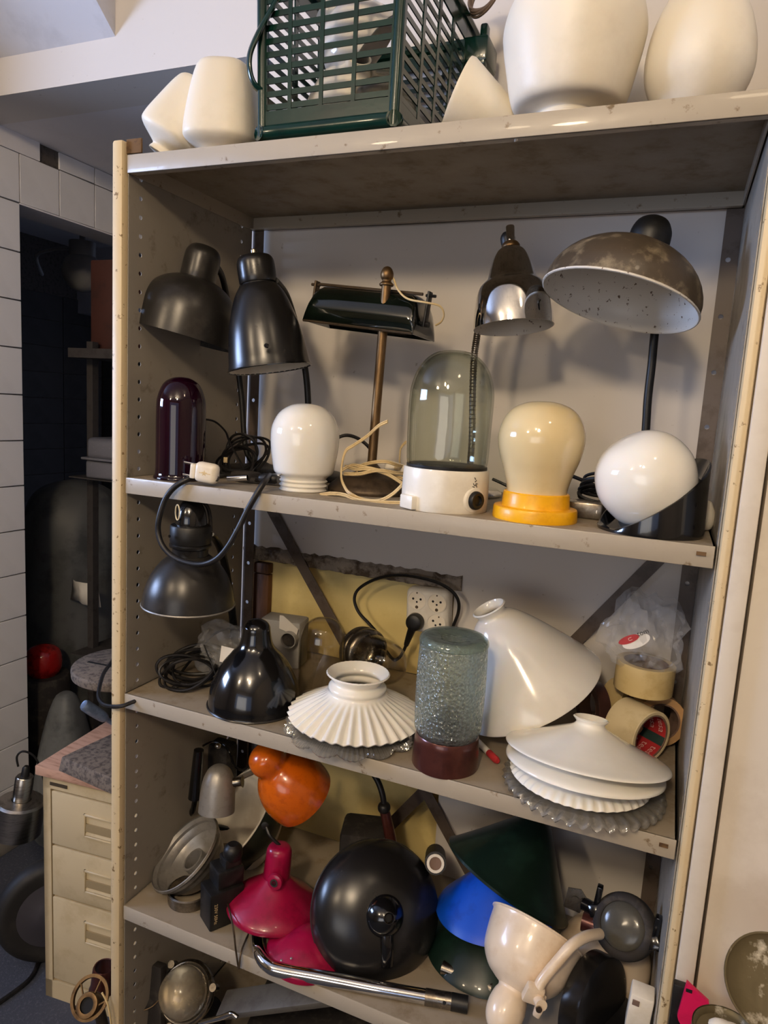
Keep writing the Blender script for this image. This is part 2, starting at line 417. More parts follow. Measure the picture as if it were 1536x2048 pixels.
# ------------------------------------------------------------------ setting
g = G()
g.box((-0.035, 0.412, FL), (0.016, 0.56, 1.35))
g.box((0.53, 0.412, FL), (2.4, 0.56, 1.35))
g.box((0.016, 0.412, -0.200), (0.53, 0.56, 1.35))
g.box((0.016, 0.412, FL), (0.53, 0.56, -1.02))
g.box((-3.0, 0.412, 0.912), (-0.035, 0.56, 1.35))
struct(g.build('wall_back', M_plaster, loc=(0, 0.412, FL)))
# pier that comes forward beside the shelving, with a flat casing board on it
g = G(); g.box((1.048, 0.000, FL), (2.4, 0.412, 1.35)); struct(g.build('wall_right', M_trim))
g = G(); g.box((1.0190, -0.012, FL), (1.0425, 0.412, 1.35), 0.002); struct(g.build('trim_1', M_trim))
# niche in the back wall: yellow board, wooden stud, broken plaster edge
g = G(); g.box((0.016, 0.440, -1.02), (0.53, 0.452, -0.20)); struct(g.build('trim_2', M_yellow))
g = G(); g.box((0.0165, 0.420, -1.02), (0.058, 0.4395, -0.2635), 0.002); struct(g.build('trim_3', M_wood_brown))
g = G(); g.box((0.0165, 0.4185, -0.261), (0.058, 0.4395, -0.236), 0.002); struct(g.build('trim_4', M_wood_brown))
rng = random.Random(3)
g = G(); nx = 46; vs, fs = [], []
for i in range(nx+1):
    x = -0.006+0.552*i/nx
    top = -0.192+rng.uniform(-0.003, 0.003); bot = -0.228+rng.uniform(-0.0015, 0.0015)
    for q, (yy, zz) in enumerate(((0.4105, top), (0.402+rng.uniform(-0.003, 0.004), top-0.006), (0.406+rng.uniform(-0.004, 0.004), -0.212), (0.404+rng.uniform(-0.002, 0.006), bot+0.004), (0.420, bot), (0.438, bot), (0.438, top))):
        vs.append((x, yy, zz))
for i in range(nx):
    for q in range(7): fs.append((i*7+q, i*7+(q+1) % 7, (i+1)*7+(q+1) % 7, (i+1)*7+q))
fs.append(tuple(range(7))); fs.append(tuple(nx*7+q for q in range(7)))
g.add((vs, fs, [0]*len(fs))); struct(g.build('trim_5', M_plaster_old, ang=15))

# ceilings: main room, sloping underside of a stair, lower alcove ceiling
g = G(); g.box((-3.2, -4.4, 1.35), (2.6, 0.56, 1.45)); struct(g.build('ceiling', M_ceil))
sl = math.radians(40)
g = G(); vs = []
for x in (-3.0, -0.42):
    vs += [(x, 0.412, 1.004), (x, 0.412-0.42, 1.004+0.346), (x, 0.412, 1.35)]
g.add((vs, [(0, 1, 2), (3, 5, 4), (0, 3, 4, 1), (1, 4, 5, 2), (2, 5, 3, 0)], [0]*5)); struct(g.build('ceiling', M_ceil))
g = G(); g.box((-1.10, 0.56, 0.912), (-0.02, 2.0, 1.0)); struct(g.build('ceiling', M_soffit))
g = G(); g.box((-1.10, 0.56, 0.857), (-0.9985, 0.700, 0.912)); struct(g.build('trim_6', M_soffit))
g = G(); g.box((-3.4, -4.4, FL-0.1), (2.6, 3.0, FL)); struct(g.build('floor', M_floor))
# alcove side and back
g = G(); g.box((-0.06, 0.56, FL), (-0.03, 2.0, 0.912)); struct(g.build('wall_alcove_right', M_plaster))
g = G(); g.box((-1.1, 1.95, FL), (-0.03, 2.0, 0.912)); struct(g.build('wall_alcove_back', M_plaster))
# tiled left wall with a doorway
g = G()
g.box((-1.13, 0.412, FL), (-1.0075, 0.626, 0.912)); g.box((-1.13, 0.626, 0.712), (-1.0075, 1.95, 0.912)); g.box((-1.13, 1.55, FL), (-1.0075, 1.95, 0.712))
gq = G(); gq.box((-1.13, 0.626, 0.7080), (-1.0005, 1.55, 0.7125)); struct(gq.build('trim_8', M_soffit))
wl = struct(g.build('wall_left', M_grout, loc=(-1.0075, 0.412, FL)))
def mk_tile(dy, dz): return one(bx((0.0075, dy, dz), 0.0012, 1), 'tile', M_tile, wl, T((-1.0075, 0.412, FL)))
protos = {}
def tile(y0, y1, z0, z1):
    dy, dz = round(y1-y0-0.0032, 4), round(z1-z0-0.0032, 4)
    if (dy, dz) not in protos:
        o = mk_tile(dy, dz); protos[(dy, dz)] = o
    else:
        o = protos[(dy, dz)].copy(); COL.objects.link(o); o.parent = wl
    o.location = (0.00375+rng.uniform(-0.0004, 0.0004), (y0+y1)/2-0.412, (z0+z1)/2-FL)
for r in range(16):
    z1 = 0.857-0.1455*r; z0 = max(z1-0.1455, FL)
    if z1-z0 < 0.03: continue
    tile(0.476, 0.626, z0, z1)
    if r < 15: tile(0.412, 0.476, z0, z1)
for k in range(8):
    tile(0.626+0.15*k, min(0.776+0.15*k, 1.95), 0.712, 0.857)
for k in range(1, 8):
    tile(max(0.626+0.15*k, 0.705), min(0.776+0.15*k, 1.95), 0.857, 0.912)
# dark room behind the doorway
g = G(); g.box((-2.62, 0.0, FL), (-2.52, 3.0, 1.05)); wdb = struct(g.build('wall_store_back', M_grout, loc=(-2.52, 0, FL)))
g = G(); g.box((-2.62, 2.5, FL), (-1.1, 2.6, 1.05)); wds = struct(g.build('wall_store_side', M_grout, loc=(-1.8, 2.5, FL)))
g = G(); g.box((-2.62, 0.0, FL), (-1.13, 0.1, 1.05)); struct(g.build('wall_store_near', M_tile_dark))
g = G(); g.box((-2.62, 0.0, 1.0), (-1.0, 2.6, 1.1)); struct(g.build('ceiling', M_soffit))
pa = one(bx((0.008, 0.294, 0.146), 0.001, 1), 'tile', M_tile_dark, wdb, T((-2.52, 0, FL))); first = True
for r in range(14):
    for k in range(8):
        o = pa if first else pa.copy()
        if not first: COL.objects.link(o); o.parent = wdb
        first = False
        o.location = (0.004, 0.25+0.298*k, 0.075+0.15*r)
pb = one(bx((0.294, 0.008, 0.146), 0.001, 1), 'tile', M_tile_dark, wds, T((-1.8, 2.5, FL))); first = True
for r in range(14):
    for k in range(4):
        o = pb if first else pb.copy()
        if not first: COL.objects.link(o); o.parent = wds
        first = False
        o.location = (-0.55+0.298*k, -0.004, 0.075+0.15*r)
g = G(); g.box((-2.52, 2.30, 0.62), (-1.13, 2.5, 1.0)); struct(g.build('trim_7', M_soffit))
# rest of the room, behind the camera
g = G()
g.box((-3.2, -4.4, FL), (-1.05, -4.3, 1.35)); g.box((2.35, -4.4, FL), (2.6, -4.3, 1.35)); g.box((-1.05, -4.4, FL), (2.35, -4.3, -0.70)); g.box((-1.05, -4.4, 0.90), (2.35, -4.3, 1.35))
struct(g.build('wall_front', M_room))
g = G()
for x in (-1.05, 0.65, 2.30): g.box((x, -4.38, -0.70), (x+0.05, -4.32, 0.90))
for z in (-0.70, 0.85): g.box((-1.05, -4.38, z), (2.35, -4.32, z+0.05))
struct(g.build('fill_window_frame', M_trim))  # frame and wall opening invented to account for the added front fill
g = G(); g.box((2.4, -4.4, FL), (2.5, 0.412, 1.35)); struct(g.build('wall_far_right', M_room))
g = G()
g.box((-3.1, -4.4, FL), (-3.0, -1.95, 1.35)); g.box((-3.1, -0.65, FL), (-3.0, 0.56, 1.35))
g.box((-3.1, -1.95, FL), (-3.0, -0.65, 0.15)); g.box((-3.1, -1.95, 0.95), (-3.0, -0.65, 1.35))
g.box((-3.1, 0.45, FL), (-1.13, 0.56, 0.912))
struct(g.build('wall_far_left', M_room))
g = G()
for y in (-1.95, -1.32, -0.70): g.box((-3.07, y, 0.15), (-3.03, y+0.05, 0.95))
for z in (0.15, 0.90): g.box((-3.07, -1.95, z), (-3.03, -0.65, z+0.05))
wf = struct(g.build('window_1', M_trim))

# ------------------------------------------------------------------ shelving unit
shelving = thing('metal_shelving_unit', 'tall grey steel shelving unit with five shelves loaded with lamps and glass shades', 'shelving', (0.5, 0.2, FL))
def hole_sheet(u0, u1, z0, z1, holes_u, pitch, r, zoff=0.0, only=None):
    """sheet in (u, z) with columns of octagonal holes, returned as 2-D verts and faces"""
    vs, fs = [], []
    us = [u0]; hw = 0.011
    for h in holes_u: us += [h-hw, h+hw]
    us.append(u1)
    n = int((z1-z0-zoff)//pitch)
    def quad(a, b, c, d):
        o = len(vs); vs.extend([(a, c), (b, c), (b, d), (a, d)]); fs.append((o, o+1, o+2, o+3))
    for i in range(0, len(us)-1):
        a, b = us[i], us[i+1]
        if i % 2 == 0:
            quad(a, b, z0, z1)
        else:
            if zoff > 0: quad(a, b, z0, z0+zoff)
            for k in range(n):
                c, d = z0+zoff+k*pitch, z0+zoff+(k+1)*pitch
                if only is not None and k not in only:
                    quad(a, b, c, d); continue
                cx, cz = (a+b)/2, (c+d)/2
                outer = [(b, cz), (b, d), (cx, d), (a, d), (a, cz), (a, c), (cx, c), (b, c)]
                inner = [(cx+r*math.cos(PI/4*q), cz+r*math.sin(PI/4*q)) for q in range(8)]
                o = len(vs); vs.extend(outer+inner)
                for q in range(8): fs.append((o+q, o+(q+1) % 8, o+8+(q+1) % 8, o+8+q))
            if z0+zoff+n*pitch < z1-1e-5: quad(a, b, z0+zoff+n*pitch, z1)
    return vs, fs
def panel(x, sgn):
    v2, f2 = hole_sheet(0.006, DP, FL, 0.575, (0.036, 0.352), 0.0325, 0.0042)
    o = G().add(([(x, u, z) for u, z in v2], f2, [0]*len(f2))).build('side_panel', M_panel, shelving, recalc=False, flat=True)
    sm = o.modifiers.new('solid', 'SOLIDIFY'); sm.thickness = 0.0016; sm.offset = 0
    return o
panel(-0.0015, 1); panel(1.0015, -1)
for x0, x1 in ((-0.027, -0.003), (1.003, 1.0175)):
    g = G(); g.box((x0, -0.008, FL), (x1, 0.016, 0.588), 0.006); g.build('front_post', M_post, shelving)
for x0, x1, hu in ((0.0, 0.028, 0.014), (0.972, 1.0, 0.984)):
    v2, f2 = hole_sheet(x0, x1, FL, 0.570, (hu,), 0.0325, 0.0045, 0.012, only=set(k for k in range(60) if k % 3 == 2))
    o = G().add(([(u, DP+0.004, z) for u, z in v2], f2, [0]*len(f2))).build('back_post', M_brace, shelving, recalc=False, flat=True)
    sm = o.modifiers.new('solid', 'SOLIDIFY'); sm.thickness = 0.0016; sm.offset = 0
def shelf(z, t=0.030):
    g = G()
    g.box((0.002, 0.0, z-0.0025), (0.998, DP, z), 0, 0)
    g.box((0.002, -0.0015, z-t), (0.998, 0.0025, z), 0.0012, 1)
    g.box((0.002, 0.0, z-t), (0.998, 0.014, z-t+0.002), 0, 1)
    g.box((0.002, DP-0.003, z-t), (0.998, DP, z), 0, 1)
    g.box((0.002, DP-0.016, z-t), (0.998, DP, z-t+0.002), 0, 1)
    g.box((0.002, 0.0, z-t), (0.0045, DP, z), 0, 1); g.box((0.9955, 0.0, z-t), (0.998, DP, z), 0, 1)
    return g.build('shelf', [M_shelf_top, M_steel], shelving)
for z in (Z1, Z2, Z3, Z4, Z5): shelf(z)
# rusty tab on the top left corner and small clips at the shelf ends
g = G(); g.box((-0.003, 0.002, 0.566), (0.030, 0.006, 0.590), 0.001); g.build('corner_tab', M_rust, shelving)
for z in (Z2, Z3):
    g = G(); g.box((0.976, -0.004, z-0.014), (0.988, -0.0012, z-0.009)); g.build('shelf_clip', M_rust, shelving)
for (xa, za, xb, zb) in ((0.0, 0.0, 1.0, -1.39), (1.0, 0.0, 0.0, -1.39)):
    d = V((xb-xa, 0, zb-za)); ln = d.length; d.normalize()
    M = AX(((xa+xb)/2, 0.4015 if xa == 0 else 0.4045, (za+zb)/2), d)
    one(bx((0.026, 0.002, ln)), 'cross_brace', M_brace, shelving, M @ Matrix.Rotation(0, 4, 'Z'))

# ------------------------------------------------------------------ left of the shelving
ca = 0.11
cab = thing('filing_cabinet', 'narrow cream steel drawer cabinet with pine top left of the shelving', 'cabinet', (-0.41, 0.167, FL))
MC = T((-0.41, 0.167, FL), ca)
CW, CD, CH = 0.360, 0.46, 0.618
g = G()
g.add(bx((0.012, CD, CH)), MC @ T((0.006, CD/2, CH/2))); g.add(bx((0.012, CD, CH)), MC @ T((CW-0.006, CD/2, CH/2)))
g.add(bx((CW, 0.01, CH)), MC @ T((CW/2, CD-0.005, CH/2))); g.add(bx((CW, CD, 0.036)), MC @ T((CW/2, CD/2, CH-0.018)))
g.add(bx((CW, CD, 0.05)), MC @ T((CW/2, CD/2, 0.025)))
g.add(bx((0.022, 0.016, CH)), MC @ T((0.011, 0.008, CH/2))); g.add(bx((0.022, 0.016, CH)), MC @ T((CW-0.011, 0.008, CH/2)))
g.build('cabinet_body', M_cab, cab)
one(bx((CW-0.03, 0.01, CH-0.06)), 'recess', M_cabdark, cab, MC @ T((CW/2, 0.03, CH/2)))
one(bx((CW+0.02, CD+0.02, 0.024), 0.002), 'wooden_top', M_wood, cab, MC @ T((CW/2, CD/2-0.005, CH+0.013)))
one(bx((0.05, 0.002, 0.008)), 'label_slot', M_cabdark, cab, MC @ T((0.047, -0.001, CH-0.022)))
for z0, z1 in ((0.433, 0.578), (0.293, 0.431), (0.056, 0.291)):
    dr = one(bx((CW-0.05, 0.02, z1-z0-0.004), 0.002), 'drawer', M_cab, cab, MC @ T((CW/2, 0.010, (z0+z1)/2)))
    hx, hz = 0.163, z1-0.07 if z1 > 0.5 else (z1-0.072)
    g = G()
    for (cx, cz, sx, sz) in ((0, 0.028, 0.085, 0.006), (0, -0.028, 0.085, 0.006), (-0.0395, 0, 0.006, 0.062), (0.0395, 0, 0.006, 0.062)):
        g.add(bx((sx, 0.006, sz), 0.0015, 1), MC @ T((hx+cx, -0.002, hz+cz)))
    hd = g.build('recessed_handle', M_cab, dr)
    one(bx((0.072, 0.004, 0.02)), 'finger_shade', M_cabshade, dr, MC @ T((hx, -0.0015, hz-0.004)))  # shallow handle shadow painted as a darker plate
    one(prism([(-0.036, 0), (0.036, 0), (0.036, 0.018), (-0.036, 0.018)], 0.003), 'handle_lip', M_cab, dr, MC @ T((hx, -0.001, hz-0.024)) @ Matrix.Rotation(PI/2*0.75, 4, 'X'))

zt = FL+CH+0.026
dp = thing('drill_press', 'dusty cast iron drill stand with round slotted table on the pine cabinet top', 'drill stand', (-0.33, 0.33, zt))
MB = T((-0.350, 0.158, zt), -0.10)
g = G(); g.add(bx((0.30, 0.30, 0.036), 0.003, 2, (0.96, 0.96)), MB @ T((0.15, 0.15, 0.018)))
g.add(bx((0.12, 0.14, 0.020), 0.004), MB @ T((0.20, 0.18, 0.044)))
g.build('base_plate', M_iron, dp)
one(bx((0.05, 0.016, 0.003)), 'slot', M_dark, dp, MB @ T((0.075, 0.16, 0.0365)))
one(bx((0.05, 0.018, 0.006)), 'slot', M_dark, dp, MB @ T((0.17, 0.165, 0.054)))
g = G(); g.add(bx((0.11, 0.022, 0.03), 0.004), MB @ T((0.19, 0.215, 0.062))); g.add(bx((0.03, 0.05, 0.08), 0.004), MB @ T((0.235, 0.235, 0.09)) ); g.build('vise_jaw', M_blugrey, dp)
CX, CY = -0.155, 0.375
TZ = (-0.3800, 0.3600, -0.5500)[2]
one(solid([(0.026, 0), (0.026, 0.60)], 24), 'column', M_steelb, dp, T((CX, CY, zt+0.03)))
tb = one(solid(smooth([(0.09, 0), (0.124, 0.006), (0.130, 0.016), (0.130, 0.030), (0.127, 0.034)], 2), 48), 'round_table', M_iron, dp, T((-0.338, 0.365, TZ-0.034)))
for dx_, dy_, a in ((-0.035, 0.052, -0.35), (-0.045, -0.035, 0.10), (0.062, 0.03, 1.2), (0.05, -0.05, -0.8)):
    one(bx((0.085, 0.008, 0.0015)), 'table_slot', M_dark, tb, T((-0.338+dx_, 0.365+dy_, TZ), a))
one(bx((0.19, 0.05, 0.04), 0.005), 'table_arm', M_iron, dp, T((-0.245, 0.372, TZ-0.053)))
h0, h1 = V((-0.4130, 0.3000, -0.6560)), V((-0.3780, 0.3700, -0.7310))
one(solid(smooth([(0.009, 0), (0.015, 0.004), (0.015, 0.05), (0.012, 0.075), (0.007, 0.082), (0.006, (h1-h0).length)], 2), 20), 'feed_handle', M_blugrey, dp, AX(h0, h1-h0))
one(tube([h1-(h1-h0)*0.1, h1+V((0.02, 0.01, -0.01)), V((CX-0.01, CY-0.02, h1.z-0.03))], 0.006, 10, 4), 'handle_rod', M_steelb, dp)

# pendant lamp resting on the wheel behind the cabinet
pc = V((-0.7050, 0.3400, -1.0780))
s = 0.00146
pl = thing('steel_pendant_lamp', 'brushed steel drum pendant lamp by the white tiled wall', 'lamp', pc+V((0, 0, -0.04)))
MP = AX(pc, (0.10, 0.10, 1))
one(shell([(45*s, -36*s), (45*s, 28*s), (41*s, 32*s), (18*s, 34*s)], 0.0015, 48), 'drum_shade', [M_steelb, M_dark], pl, MP)
one(solid([(17*s, 31*s), (17*s, 80*s), (15*s, 83*s), (0, 84*s)], 28), 'neck', M_steelb, pl, MP)
one(solid([(8*s, 83*s), (7*s, 100*s), (4*s, 104*s)], 16), 'cord_grip', M_blackp, pl, MP)
top = pc+V((0, 0, 104*s))
one(tube([top, top+V((-0.004, 0, 0.03)), top+V((0.012, 0.01, 0.045)), top+V((0.035, 0.03, 0.02)), top+V((0.045, 0.05, -0.06))], 0.003), 'cord', M_rubber, pl)
WR = 0.140; wc = V((-0.505, 0.275, FL+WR))
wh = thing('spare_wheel', 'dark wheel with grey hub standing on the floor behind the cabinet', 'wheel', wc-V((0, 0, WR)))
MW = AX(wc, (-0.75, 0.66, -0.10))
one(solid(smooth([(0.09, -0.03), (WR-0.018, -0.032), (WR-0.001, -0.015), (WR, 0.015), (WR-0.016, 0.032), (0.092, 0.03)], 3), 48), 'tyre', M_tyre, wh, MW)
one(solid(smooth([(0.03, -0.045), (0.055, -0.036), (0.088, -0.031)], 2), 32), 'hub', M_hub, wh, MW)
tag(one(tube([(-0.5000, 0.0500, -1.3950), (-0.4860, 0.1240, -1.3950), (-0.4850, 0.1860, -1.3950), (-0.5200, 0.2450, -1.3950), (-0.5540, 0.2780, -1.3950), (-0.50, 0.55, -1.395)], 0.006), 'floor_cable', M_rubber), 'black cable curving across the dark floor left of the cabinet', 'cable')
tag(one(tube([(-0.8140, 0.2590, -1.3900), (-0.7330, 0.3090, -1.3920), (-0.7490, 0.3650, -1.3920), (-0.72, 0.45, -1.392), (-0.6, 0.6, -1.392)], 0.006), 'floor_cable', M_rubber), 'black cable lying against the foot of the tiled wall', 'cable')
g = G(); g.box((-1.0, 0.40, FL), (-0.985, 0.63, FL+0.06), 0.002); struct(g.build('baseboard_left', M_panel))

# store room contents, seen through the doorway
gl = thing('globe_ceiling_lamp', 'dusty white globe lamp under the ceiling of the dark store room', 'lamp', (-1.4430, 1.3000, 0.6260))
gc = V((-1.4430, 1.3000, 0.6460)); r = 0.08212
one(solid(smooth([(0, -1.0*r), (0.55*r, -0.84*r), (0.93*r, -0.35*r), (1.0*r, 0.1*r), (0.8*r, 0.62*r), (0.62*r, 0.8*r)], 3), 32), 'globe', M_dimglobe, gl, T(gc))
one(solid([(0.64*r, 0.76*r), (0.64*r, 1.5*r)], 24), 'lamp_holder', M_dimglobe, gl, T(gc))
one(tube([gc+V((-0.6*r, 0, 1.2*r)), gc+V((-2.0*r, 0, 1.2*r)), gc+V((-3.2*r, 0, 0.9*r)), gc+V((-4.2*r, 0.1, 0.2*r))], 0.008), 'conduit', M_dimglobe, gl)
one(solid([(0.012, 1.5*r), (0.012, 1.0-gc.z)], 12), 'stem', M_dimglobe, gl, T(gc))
rk = thing('store_rack', 'dark steel rack standing just inside the dark store room', 'rack', (-0.72, 0.95, FL))
for x, y in ((-0.905, 0.82), (-0.905, 1.12), (-0.45, 0.82), (-0.45, 1.12)):
    g = G(); g.box((x-0.013, y-0.013, FL), (x+0.013, y+0.013, 0.318)); g.build('post', M_rack, rk)
for z in (0.29, -0.131, -0.75):
    g = G(); g.box((-0.925, 0.735, z-0.004 if z < 0 else z-0.03), (-0.43, 1.14, z)); g.build('rack_shelf', M_rack, rk)
CSX = (-0.8630, 0.7450, -0.0480)[0]+0.127
cs = thing('metal_case', 'grey hammered metal case with ribbed lid on the rack in the store room', 'case', (CSX, 0.818, -0.131))
g = G(); g.add(bx((0.25, 0.15, 0.058), 0.008, 3), T((CSX, 0.818, -0.131+0.029))); g.build('case_body', M_case, cs)
g = G(); g.add(bx((0.25, 0.15, 0.072), 0.018, 3), T((CSX, 0.818, -0.068+0.036))); g.add(bx((0.27, 0.17, 0.008), 0.003), T((CSX, 0.818, -0.066))); g.build('lid', M_case, cs)
g = G(); g.add(bx((0.14, 0.2, 0.30), 0.004), T(V((-0.8740, 0.9500, 0.4500))-V((0, 0, 0))))
fb = g.build('faded_box', M_orangebox); fb.location.z = 0.29; tag(fb, 'faded red box standing on top of the dark rack', 'box')
gw = thing('wrapped_cylinder', 'tall cylinder wrapped in grey plastic film in the dark store room', 'cylinder', (-1.26, 1.08, FL))
one(solid(smooth([(0.185, 0), (0.195, 0.1), (0.19, 0.6), (0.195, 0.95), (0.18, 1.08), (0.13, 1.16), (0.05, 1.195), (0, 1.2)], 3), 40, wave=lambda i, a, r, z: (r*(1+0.03*math.sin(5*a+z*7)+0.02*math.sin(9*a-z*11)), z)), 'film_wrap', M_sack, gw, T((-1.26, 1.08, FL)))
lb = V((-1.0080, 0.8600, -0.5840))
g = G(); vs = []
for i in range(5):
    for j in range(3): vs.append((lb.x-0.11+0.055*i, lb.y+0.06-0.02*i+0.01*math.sin(i*2+j), lb.z-0.05+0.04*j+0.006*i))
g.add((vs, [(i*3+j, (i+1)*3+j, (i+1)*3+j+1, i*3+j+1) for i in range(4) for j in range(2)], [0]*8)); o = g.build('label', M_white, gw)
sm = o.modifiers.new('s', 'SOLIDIFY'); sm.thickness = 0.001
dd = thing('storage_drum', 'small dark drum holding up the red lamp in the store room', 'drum', (-1.125, 0.80, FL))
one(solid([(0.085, 0), (0.09, 0.01), (0.09, 0.50), (0.085, 0.51)], 32), 'drum_body', M_dust, dd, T((-1.125, 0.80, FL)))
rd = tag(one(solid(smooth([(0.05, 0), (0.062, 0.02), (0.064, 0.06), (0.052, 0.095), (0.02, 0.11), (0, 0.112)], 3), 24), 'red_beacon', M_red, None, T((-1.125, 0.80, FL+0.51))), 'glossy red lamp cover on a drum in the store room', 'lamp')
sk = tag(one(solid(smooth([(0.12, 0), (0.125, 0.08), (0.10, 0.25), (0.06, 0.42), (0.03, 0.50), (0, 0.51)], 3), 28, wave=lambda i, a, r, z: (r*(1+0.06*math.sin(4*a+z*9)), z)), 'plastic_sack', M_sack, None, T((-0.93, 0.72, FL))), 'slumped grey plastic sack on the floor behind the cabinet', 'sack')

# ------------------------------------------------------------------ top shelf
def front_center(p, r): return V((p[0], p[1]+r, p[2]))
# two tapered frosted shades
s = 0.00087
prof = smooth([(0.0, 0), (38*s, 0), (39*s, 4*s), (37*s, 12*s), (44*s, 17*s), (68*s, 30*s), (73*s, 48*s), (66*s, 104*s), (56*s, 154*s), (46*s, 175*s), (25*s, 183*s), (0, 184*s)], 4)
o = one(lathe(prof, 48, sq=3.2), 'tapered_lampshade', M_opal_m, None, AX((0.150, 0.070, Z1), (0.02, 0.0, 1), 0.30))
tag(o, 'tall frosted white shade standing upright on the top shelf left of the green basket', 'lampshade')
pb = V((0.036, 0.050, Z1+0.012))
prof = smooth([(0.0, 0), (26*s, 0), (28*s, 5*s), (26*s, 12*s), (34*s, 18*s), (58*s, 34*s), (62*s, 50*s), (55*s, 90*s), (44*s, 140*s), (34*s, 158*s), (16*s, 164*s), (0, 165*s)], 4)
o = one(lathe(prof, 48, sq=2.8), 'tapered_lampshade', M_opal_m, None, AX(pb, (0.50, 0.22, 1), 0.2))
tag(o, 'leaning frosted white shade at the left end of the top shelf', 'lampshade')

# green shopping basket
bk = thing('shopping_basket', 'green plastic shopping basket with slotted sides full of lamp glass', 'basket', (0.38, 0.2, Z1))
BX0, BX1, BY0, BY1, BZ0, BZ1 = 0.270, 0.497, 0.010, 0.385, Z1+0.002, Z1+0.300
g = G()
fl = 0.010                                       # outward flare over the height, left side only
def wallpt(u, z, side):                          # side F front, B back, L left, R right
    k = (z-BZ0)/(BZ1-BZ0)
    x0, x1, y0, y1 = BX0-fl*k, BX1+0.002*k, BY0-0.003*k, BY1+0.012*k
    if side == 'F': return (x0+(x1-x0)*u, y0, z)
    if side == 'B': return (x0+(x1-x0)*u, y1, z)
    if side == 'L': return (x0, y0+(y1-y0)*u, z)
    return (x1, y0+(y1-y0)*u, z)
def strip(side, u0, u1, z0, z1, t):
    n = {'F': (0, -1), 'B': (0, 1), 'L': (-1, 0), 'R': (1, 0)}[side]
    vs = []
    for d in (t, 0):
        for u, z in ((u0, z0), (u1, z0), (u1, z1), (u0, z1)):
            p = wallpt(u, z, side); vs.append((p[0]+n[0]*d, p[1]+n[1]*d, p[2]))
    g.add((vs, [(0, 1, 2, 3), (4, 7, 6, 5), (0, 4, 5, 1), (1, 5, 6, 2), (2, 6, 7, 3), (3, 7, 4, 0)], [0]*6))
rows, pit = 11, 0.0193
zs0 = BZ0+0.050
for side, cols in (('F', [0.04, 0.22, 0.46, 0.70, 0.955]), ('R', [0.05, 0.24, 0.42, 0.60, 0.78, 0.95]), ('L', [0.05, 0.28, 0.5, 0.72, 0.95]), ('B', [0.05, 0.28, 0.5, 0.72, 0.95])):
    strip(side, 0, 1, BZ0, zs0-0.006, 0.0036)
    strip(side, 0, 1, zs0+rows*pit, BZ1, 0.003)
    for k in range(rows): strip(side, 0, 1, zs0+k*pit-0.0042, zs0+k*pit+0.0042, 0.0022)
    strip(side, 0, cols[0], BZ0, BZ1, 0.003); strip(side, cols[-1], 1, BZ0, BZ1, 0.003)
    for c in cols[1:-1]: strip(side, c-0.014, c+0.014, BZ0, BZ1, 0.003)
g.box((BX0, BY0, BZ0), (BX1, BY1, BZ0+0.003))
g.build('basket_body', M_basket, bk, ang=30)
# rounded corner mouldings and bottom roll, rim with lug
for u, side in ((1, 'F'), (0, 'F'), (0, 'B'), (1, 'B')):
    a, b = V(wallpt(u, BZ0+0.004, side)), V(wallpt(u, BZ1, side)); one(tube([a, b], 0.0085, 12, 2), 'corner_moulding', M_basket, bk)
ring = [wallpt(u, BZ0+0.012, sd) for sd, us in (('F', (0.02, 0.5, 0.98)), ('R', (0.02, 0.5, 0.98)), ('B', (0.98, 0.5, 0.02)), ('L', (0.98, 0.5, 0.02))) for u in us]
one(tube(ring, 0.012, 10, 3, True), 'bottom_roll', M_basket, bk)
g = G()
ring = [wallpt(u, BZ1, sd) for sd, us in (('F', (0.02, 0.5, 0.98)), ('R', (0.02, 0.5, 0.98)), ('B', (0.98, 0.5, 0.02)), ('L', (0.98, 0.5, 0.02))) for u in us]
g.add(tube(ring, 0.010, 8, 3, True)); g.build('rim', M_basket, bk)
g = G(); g.add(bx((0.05, 0.07, 0.045), 0.006), T((BX1+0.022, 0.345, BZ1-0.052))); g.add(bx((0.014, 0.02, 0.07), 0.004), T((BX1+0.036, 0.322, BZ1-0.045))); g.build('handle_lug', M_basket, bk)
one(tube([(0.2970, 0.0200, 0.8030), (0.2860, 0.0050, 0.7620), (0.2690, -0.0060, 0.7230), (0.2540, -0.0080, 0.6920), (0.2520, -0.0060, 0.6680), (0.2570, 0.0000, 0.6490), (0.2670, 0.0080, 0.6410)], 0.0085, 10, 5, flat=0.5), 'carry_handle', M_basket, bk)
# things lying in the basket
def simple(name, mt, M, prof, label, cat, n=36, wave=None, sq=None, t=None):
    geo = shell(prof, t, n, wave, sq) if t else lathe(prof, n, False, wave, sq)
    return tag(one(geo, name, mt, None, M), label, cat)
simple('glass_lampshade', M_opal_m, AX((0.345, 0.16, BZ0+0.098), (0.3, -0.4, 0.4)), smooth([(0.075, -0.06), (0.072, 0.0), (0.052, 0.05), (0.026, 0.075), (0.022, 0.09)], 3), 'frosted white shade lying inside the green basket, seen through its slots', 'lampshade', t=0.003)
simple('glass_globe', M_glass_dirty, T((0.422, 0.13, BZ0+0.062)), smooth([(0, -0.055), (0.045, -0.045), (0.063, 0), (0.048, 0.045), (0.024, 0.062), (0.022, 0.08)], 3), 'dusty clear glass globe in the front of the green basket', 'lampshade', t=0.002)
simple('metal_lampshade', M_silver, AX((0.40, 0.27, BZ0+0.085), (-0.4, -0.5, 0.3)), smooth([(0.075, -0.05), (0.068, 0), (0.04, 0.04), (0.016, 0.05), (0, 0.052)], 3), 'grey metal shade at the back inside the green basket', 'lampshade', t=0.002)
